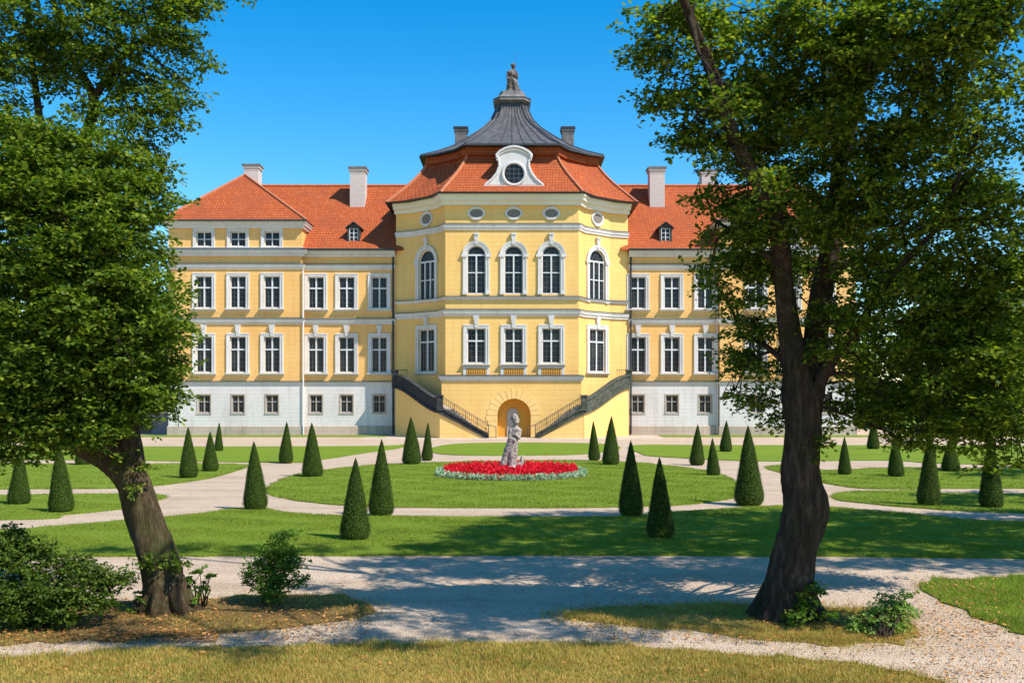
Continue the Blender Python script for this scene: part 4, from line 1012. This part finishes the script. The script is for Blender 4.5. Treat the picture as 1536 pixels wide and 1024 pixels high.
tr.v=[(p[0]-LT[0],p[1]-LT[1],p[2]) for p in tr.v]; tr.build('trunk',M['bark'],T,smooth=True)
V=np.concatenate([leaf_cloud(blob_centres(LB,19,5),.27,38,.078,seed=6),leaf_cloud(blob_centres(UB,16,7),.28,36,.074,seed=8)])
SP=[pb(195,690,14.85,.22),pb(222,700,14.8,.14),pb(205,730,14.7,.13),pb(215,838,14.7,.2),pb(255,845,14.7,.25),pb(275,850,14.8,.14),pb(176,690,14.8,.1)]
V=np.concatenate([V,leaf_cloud(blob_centres(SP,22,9),.14,22,.06,seed=10)])
print('left leaves',len(V)//4); leaf_obj('crown',V,M['leafA'],T,LT)

# ---- right tree
def fwd(py): return 2.2*max(0,min(1,(470-py)/470))
RT=(*gp(1182,925),0)
tr=MB(); allp=[]
for k,(pts,n) in enumerate([
 ([(1180,935,14.6,125),(1182,908,14.6,92),(1184,870,14.6,80),(1192,830,14.6,70),(1203,790,14.6,74),(1208,755,14.6,76),(1203,720,14.6,66),(1202,680,14.6,62),(1203,640,14.6,60),(1202,600,14.6,64),(1196,560,14.6,48),(1184,500,14.6,38),(1176,430,14.5,32),(1170,360,14.4,32),(1152,300,14.3,30),(1120,245,14.2,28),(1095,190,14.1,26),(1072,120,14.0,24),(1045,50,13.9,20),(1022,-10,13.8,17),(980,-140,13.6,12),(940,-300,13.4,8)],20),
 ([(1208,640,14.65,50),(1214,590,14.7,48),(1222,520,14.8,42),(1232,450,14.9,38),(1244,380,15,34),(1252,310,15.1,30),(1262,240,15.2,30),(1278,170,15.3,30),(1298,90,15.4,28),(1318,20,15.5,27),(1340,-90,15.6,18),(1350,-260,15.7,12)],16),
 ([(1215,600,14.6,28),(1245,545,14.4,21),(1275,505,14.2,15),(1300,470,14.0,12),(1350,400,13.8,10),(1420,330,13.6,7)],9),
 ([(1236,440,14.9,20),(1262,400,14.9,14),(1300,385,14.9,10),(1350,350,14.8,7)],7),
 ([(1255,300,15.1,18),(1290,270,15,12),(1345,200,14.9,9),(1380,120,14.8,7)],7),
 ([(1298,90,15.4,14),(1350,60,15.3,11),(1440,20,15.2,8)],7),
 ([(1262,240,15.2,16),(1240,160,15,12),(1235,60,14.9,10),(1240,-80,14.8,7)],7),
 ([(1285,510,14.2,14),(1270,480,14.5,10),(1240,450,14.8,7)],6),
 ([(1330,480,14.2,8),(1400,480,14,7),(1480,440,13.8,5)],6),
 ([(1196,560,14.6,16),(1150,520,14.9,10),(1110,500,15.2,6)],6),
 ([(1172,400,14.4,15),(1120,360,14.7,9),(1070,330,15,5)],6)]):
    pts=[(p[0],p[1],p[2]-fwd(p[1]),p[3]*(.78 if p[1]<330 else .88)) for p in pts]
    P,Rr=trunk_line(pts); tr.tube(P,Rr,n,rough=.11 if n>10 else .04,seed=k+11); allp+=[tuple(p) for p in P[(40 if k==0 else 4):]]
for a in range(7):
    th=a*.9+.2; b=Vector(gp(1182,926)+(0,)); tr.tube([b+Vector((math.cos(th)*.62,math.sin(th)*.5,-.05)),b+Vector((math.cos(th)*.42,math.sin(th)*.34,.14)),b+Vector((math.cos(th)*.16,math.sin(th)*.14,.6))],[.06,.12,.13],7)
A_=[(960,30,14.2,.42),(985,90,14.2,.5),(965,95,14.2,.3),(1000,140,14.2,.45),(965,165,14.3,.16),(1030,60,14.3,.6),(1050,130,14.3,.65),(1035,200,14.3,.42),(1000,205,14.3,.28),(1085,200,14.4,.55),(1100,240,14.4,.4),(1050,235,14.4,.2),(990,10,14.3,.4),
 (1095,60,14.6,.5),(1150,110,14.8,.75),(1160,30,14.8,.8),(1140,190,14.8,.7),(1210,60,14.8,.8),(1210,160,14.8,.85),(1180,250,14.6,.8),(1120,300,14.6,.42),(1075,290,14.6,.26),(1045,300,14.6,.15),(1110,340,14.6,.5),(1070,355,14.7,.2),(1095,390,14.8,.45),(1062,412,14.8,.26),(1130,430,14.8,.55),(1140,380,14.8,.6),(1095,450,14.9,.26),(1120,490,14.9,.36),(1105,545,15,.3),(1140,540,15,.45),(1100,590,15,.24),(1140,600,15,.36),(1165,625,15,.26),(1150,480,15,.4),(1075,430,15,.18),(1170,560,15.4,.3),
 (1200,340,14.2,.8),(1260,300,14.2,.8),(1260,200,14.3,.9),(1280,100,14.5,.9),(1290,20,14.6,.9),(1350,60,14.2,1.0),(1350,160,14.2,1.0),(1340,260,14.2,.9),(1320,340,14.2,.8),(1230,420,15.6,.45),(1330,430,14.2,.8),(1360,520,14.2,.75),(1330,580,14.4,.6),(1290,540,15.2,.45),(1285,600,14.8,.4),(1245,620,15,.28),(1310,630,14.6,.4),(1360,620,14.2,.5),(1225,655,14.5,.15),(1260,470,15.6,.4),
 (1430,40,14,1.0),(1430,150,14,.85),(1430,250,14,.85),(1420,340,13.8,.9),(1430,430,13.6,.95),(1430,520,13.6,.9),(1420,600,13.8,.65),(1390,655,13.8,.35),(1450,640,13.6,.42),(1490,665,13.4,.4),(1500,600,13.4,.6),(1515,520,13.4,.85),(1510,430,13.4,.85),(1500,360,13.4,.55),(1470,300,13.6,.5),(1500,30,13.8,.7),(1510,110,13.8,.4),(1470,200,13.8,.4),(1525,210,13.8,.3),(1535,300,13.6,.25),(1545,380,13.4,.4),(1530,640,13.2,.5),(1535,685,13.2,.22),(1350,655,14.2,.22),
 (1200,220,16.4,.9),(1120,150,16.2,.7),(1260,350,16.6,.9),(1350,400,16.4,1.0),(1440,300,16.2,.8),(1380,200,16.4,.8),(1300,60,16.6,.8),(1400,540,16.4,1.0),(1500,560,16.2,1.0),(1330,520,16.6,.7),(1180,400,16.4,.5),(1500,450,16.2,.9),(1160,310,16.2,.6),(1060,25,15.5,.4)]
A_+=[(1255,520,13.9,.35),(1300,480,13.7,.4),(1330,440,13.6,.4),(1145,280,13.0,.28),(1095,150,12.0,.25),(1225,470,14.2,.22),(1400,610,16.4,.8),(1460,610,16.2,.8),(1530,600,16.0,.8),(1350,600,16.4,.6),(1300,590,16.4,.4),(1535,500,16,.8)]
RB=[]
for b in A_:
    if b[0]<1060 and b[1]<260: b=(b[0]+18,)+b[1:]
    f=fwd(b[1]); k=(b[2]-f)/b[2]; RB.append(pb(b[0],b[1],b[2]-f,b[3]*k))
# crown above and beside the picture
RB+=[shade(q[0],q[1]-(.8 if q[1]<17 else 0),*q[2:]) for q in ((-5.2,14.3,10,.9),(-3.6,13.9,10.3,.8),(-2.0,14.2,10,.8),(-.6,14.7,10,.9),(1.0,14.4,9.6,.8),(2.6,14.9,9.3,.8),(0,15.8,9.8,.8),(2.0,16.0,9.5,.8),(3.6,16.2,9.3,.8),(-2,15.6,10,.6),(-8.5,20.9,15.5,.7),(-7,21.0,15.2,.7),(-5.5,20.8,14.8,.7),(-4.2,21,14.5,.7))]
branches(tr,RB,allp,5,.8)
T=empty('tree',RT); tag(T,'big dark forked tree on the right with knobbly trunk and wide leafy crown','tree')
tr.v=[(p[0]-RT[0],p[1]-RT[1],p[2]) for p in tr.v]; tr.build('trunk',M['barkdark'],T,smooth=True)
V=leaf_cloud(blob_centres(RB,18,15),.27,38,.074,seed=16)
V=np.concatenate([V,leaf_cloud(blob_centres([pb(1205,895,14.1,.2),pb(1200,915,14.0,.18),pb(1225,880,14.2,.12),pb(1185,925,14,.12),pb(1222,660,14.4,.16),pb(1215,690,14.4,.1)],24,19),.13,22,.055,seed=20)])
print('right leaves',len(V)//4); leaf_obj('crown',V,M['leafB'],T,RT)

# ---- trees beside and behind the camera whose shade falls into the picture
def side_tree(X,Y,H,rc,lab,seed,mat='leafB',leaf=.13,dens=2.2,z0=.3,group=None):
    g=random.Random(seed); o=empty('tree',(X,Y,0)); tag(o,lab,'tree',group)
    m=MB(); top=(X+g.uniform(-.4,.4),Y+g.uniform(-.4,.4),H*.8)
    P=[(X,Y,-.1),(X,Y,.3),(X+.05,Y,H*.25),(X,Y+.1,H*.5),top]; m.tube(P,[H*.035,H*.026,H*.02,H*.014,H*.004],12,rough=.08,seed=seed)
    bl=[]
    for k in range(22):
        t=g.uniform(z0,1); rr=rc*math.sin(math.pi*min(1,.18+.8*(1-((t-z0)/(1-z0)))))*g.uniform(.3,1)*.8; a=g.uniform(0,6.28)
        b=rc*g.uniform(.28,.42); bl.append((X+rr*math.cos(a),Y+rr*math.sin(a),H*t*.95,b,b,b*.75))
    branches(m,bl,P[2:],seed,.3,.05)
    m.v=[(p[0]-X,p[1]-Y,p[2]) for p in m.v]; m.build('trunk',M['barkdark'],o,smooth=True)
    V=leaf_cloud(blob_centres(bl,dens,seed+1),rc*.16,26,leaf,seed=seed+2); leaf_obj('crown',V,M[mat],o,(X,Y,0)); return o
def crown_tree(X,Y,H,blobs,lab,seed,leaf=.15,dens=9):
    o=empty('tree',(X,Y,0)); tag(o,lab,'tree'); m=MB()
    cx=sum(b[0] for b in blobs)/len(blobs); cy=sum(b[1] for b in blobs)/len(blobs)
    P=[(X,Y,-.1),(X,Y,.4),(X*.9+cx*.1,Y*.9+cy*.1,H*.3),(X*.6+cx*.4,Y*.6+cy*.4,H*.6),(cx,cy,H*.85)]
    m.tube(P,[H*.034,H*.026,H*.021,H*.015,H*.006],12,rough=.08,seed=seed); branches(m,blobs,P[3:],seed,.4,.05)
    m.v=[(p[0]-X,p[1]-Y,p[2]) for p in m.v]; m.build('trunk',M['barkdark'],o,smooth=True)
    leaf_obj('crown',leaf_cloud(blob_centres(blobs,dens,seed+1),.4,30,leaf,seed=seed+2),M['leafB'],o,(X,Y,0))
gs_=random.Random(4); TG=[]
for j in range(-1,5):
    gy=21.0+j*1.5
    gx=-2.2+(gy-20.1)*.42+gs_.uniform(0,.6)
    while gx<17:
        h=13.6-max(0,gx)*.28+gs_.uniform(-.5,.5); TG.append(shade(gx,gy,h,.95+gs_.uniform(0,.3),.55)); gx+=1.55+gs_.uniform(-.2,.2)
crown_tree(14.5,18.5,15,TG,'tall shade tree standing just outside the right edge of the view',31)
crown_tree(21,28,10,[shade(*q) for q in ((14,31.5,8,1.3),(16,32.5,8,1.5),(18.5,31.5,8,1.5),(21,32.5,8,1.6),(13.5,29.6,8.6,1.0),(16,29,8,1.2),(19,28.8,8,1.3))],'broad shade tree beside the right lawns outside the view',41)
crown_tree(28.5,38,10,[shade(*q) for q in ((19,40,9.5,1.4),(21,42,9,1.8),(24,40,9,1.8),(27,42.5,8,1.8),(23,44,8,1.5),(18.5,43,10,1.1),(30,40,8,1.8))],'far shade tree beyond the right lawns outside the view',51)
# far trees beyond the palace
far=[(33,97,11,4.2),(40,92,13,5),(48,98,12,5),(57,95,14,5.5),(67,100,12,5),(-34,96,11,4.5),(-42,92,13,5),(-51,97,12,5),(-61,95,13,5),(29.5,104,12,4)]
fl=['rounded tree just past the right end of the palace','dense tree between two others beyond the right wing','far green tree behind the right hanging foliage','broad tree far right behind the lawns','last of the trees at the far right edge','tree just past the left end of the palace','dense tree beyond the annex on the left','middle tree of the far left row','last tree at the far left edge','tree peeking out behind the right wing end']
for i,(x,y,h,rc) in enumerate(far): side_tree(x,y,h,rc,fl[i],60+i*5,'leafA',.42,1.4,.12,'trees beyond the palace')

# ------------------------------------------------------------------ bushes
def shrub(name, blobs, mat, lab, leaf, rad, per, dens, seed, foot):
    X,Y=foot; o=empty(name,(X,Y,0)); tag(o,lab,'shrub')
    g=random.Random(seed); m=MB()
    for b in blobs:
        for k in range(3):
            e=Vector(b[:3])+Vector((g.gauss(0,b[3]*.4),g.gauss(0,b[3]*.4),g.gauss(0,b[3]*.4))); s=Vector((X+g.gauss(0,.08),Y+g.gauss(0,.06),0)); mid=s.lerp(e,.5)+Vector((g.gauss(0,.05),0,.05))
            m.tube([s,mid,e],[.014,.01,.004],5)
    m.v=[(p[0]-X,p[1]-Y,p[2]) for p in m.v]; m.build('stems',M['barkdark'],o)
    leaf_obj('foliage',leaf_cloud(blob_centres(blobs,dens,seed),rad,per,leaf,seed=seed+1),M[mat],o,(X,Y,0))
shrub('shrub',[pb(20,830,14.4,.42),pb(60,830,14.2,.42),pb(20,880,14.0,.5),pb(75,880,14.0,.45),pb(130,870,14.2,.36),pb(165,870,14.3,.26),pb(190,865,14.3,.14),pb(-30,850,14,.6),pb(30,920,13.8,.4),pb(90,915,13.9,.3),pb(150,905,14,.22),pb(110,845,14.4,.25),pb(15,800,14.5,.2)],'leafE','wide dark leafy shrub in the lower left corner',.052,.14,26,100,101,gp(60,940))
shrub('shrub',[pb(410,830,15.6,.3),pb(425,850,15.6,.3),pb(395,860,15.5,.3),pb(440,835,15.6,.2),pb(375,865,15.5,.14),pb(410,880,15.4,.28),pb(435,800,15.7,.12),pb(445,870,15.5,.16),pb(420,805,15.7,.14)],'leafC','bushy green shrub right of the leaning tree by the road',.045,.12,26,110,111,gp(405,902))
shrub('sapling',[pb(300,860,15.2,.12),pb(310,880,15.2,.14),pb(292,895,15.1,.12),pb(318,862,15.2,.08),pb(285,870,15.1,.08)],'leafC','thin leafy sapling just right of the leaning trunk foot',.05,.09,40,26,121,gp(300,910))
shrub('sapling',[pb(208,895,15.0,.12),pb(205,912,14.9,.1),pb(215,905,14.9,.1)],'leafC','small sprouting plant left of the leaning trunk foot',.05,.09,45,26,126,gp(207,920))
shrub('shrub',[pb(1320,925,13.9,.3),pb(1350,915,13.9,.24),pb(1295,935,13.7,.22),pb(1325,945,13.7,.26),pb(1340,905,14,.18),pb(1300,940,13.8,.2),pb(1345,935,13.8,.16),pb(1360,890,14.1,.09),pb(1325,900,14.1,.12),pb(1285,945,13.8,.1)],'leafD','bright green low shrub right of the big tree trunk',.045,.12,26,90,131,gp(1320,958))
shrub('ground_plant',[pb(1215,905,14.0,.18),pb(1240,920,13.8,.12),pb(1200,925,13.8,.14),pb(1222,885,14.1,.12)],'leafC','low leafy plant growing against the right trunk base',.045,.1,60,26,141,gp(1215,930))

# ------------------------------------------------------------------ sky, sun, camera
sd=Vector((math.sin(AZ)*math.cos(EL),-math.cos(AZ)*math.cos(EL),math.sin(EL)))
w=bpy.data.worlds.new('World'); sc.world=w; w.use_nodes=True; nt=w.node_tree; nt.nodes.clear()
out=nt.nodes.new('ShaderNodeOutputWorld'); bg=nt.nodes.new('ShaderNodeBackground'); sky=nt.nodes.new('ShaderNodeTexSky'); hs=nt.nodes.new('ShaderNodeHueSaturation')
sky.sky_type='NISHITA'; sky.sun_disc=False; sky.sun_elevation=EL; sky.sun_rotation=math.atan2(sd.x,sd.y); sky.air_density=1.0; sky.dust_density=.3; sky.ozone_density=2.0; sky.altitude=200
hs.inputs['Saturation'].default_value=1.52; hs.inputs['Hue'].default_value=.495; hs.inputs['Value'].default_value=2.0
nt.links.new(sky.outputs[0],hs.inputs['Color']); nt.links.new(hs.outputs[0],bg.inputs[0]); nt.links.new(bg.outputs[0],out.inputs[0]); bg.inputs[1].default_value=.075
ld=bpy.data.lights.new('sun','SUN'); ld.energy=5.0; ld.angle=R(.5); ld.color=(1,.95,.87); lo=bpy.data.objects.new('sun',ld); COL.objects.link(lo); lo.rotation_euler=(-sd).to_track_quat('-Z','Y').to_euler(); lo.location=(30,-20,50)
cd=bpy.data.cameras.new('camera'); cam=bpy.data.objects.new('camera',cd); COL.objects.link(cam); sc.camera=cam
cd.sensor_width=36; cd.lens=F/1536*36; cd.shift_y=(HY-512)/1536; cd.clip_end=4000; cd.clip_start=.05
cam.location=(0,0,CH); cam.rotation_euler=(R(90),0,0)
sc.view_settings.view_transform='Standard'; sc.view_settings.look='None'; sc.view_settings.exposure=.54; sc.view_settings.gamma=1
sc.render.engine='CYCLES'; sc.cycles.max_bounces=8; sc.cycles.transparent_max_bounces=8
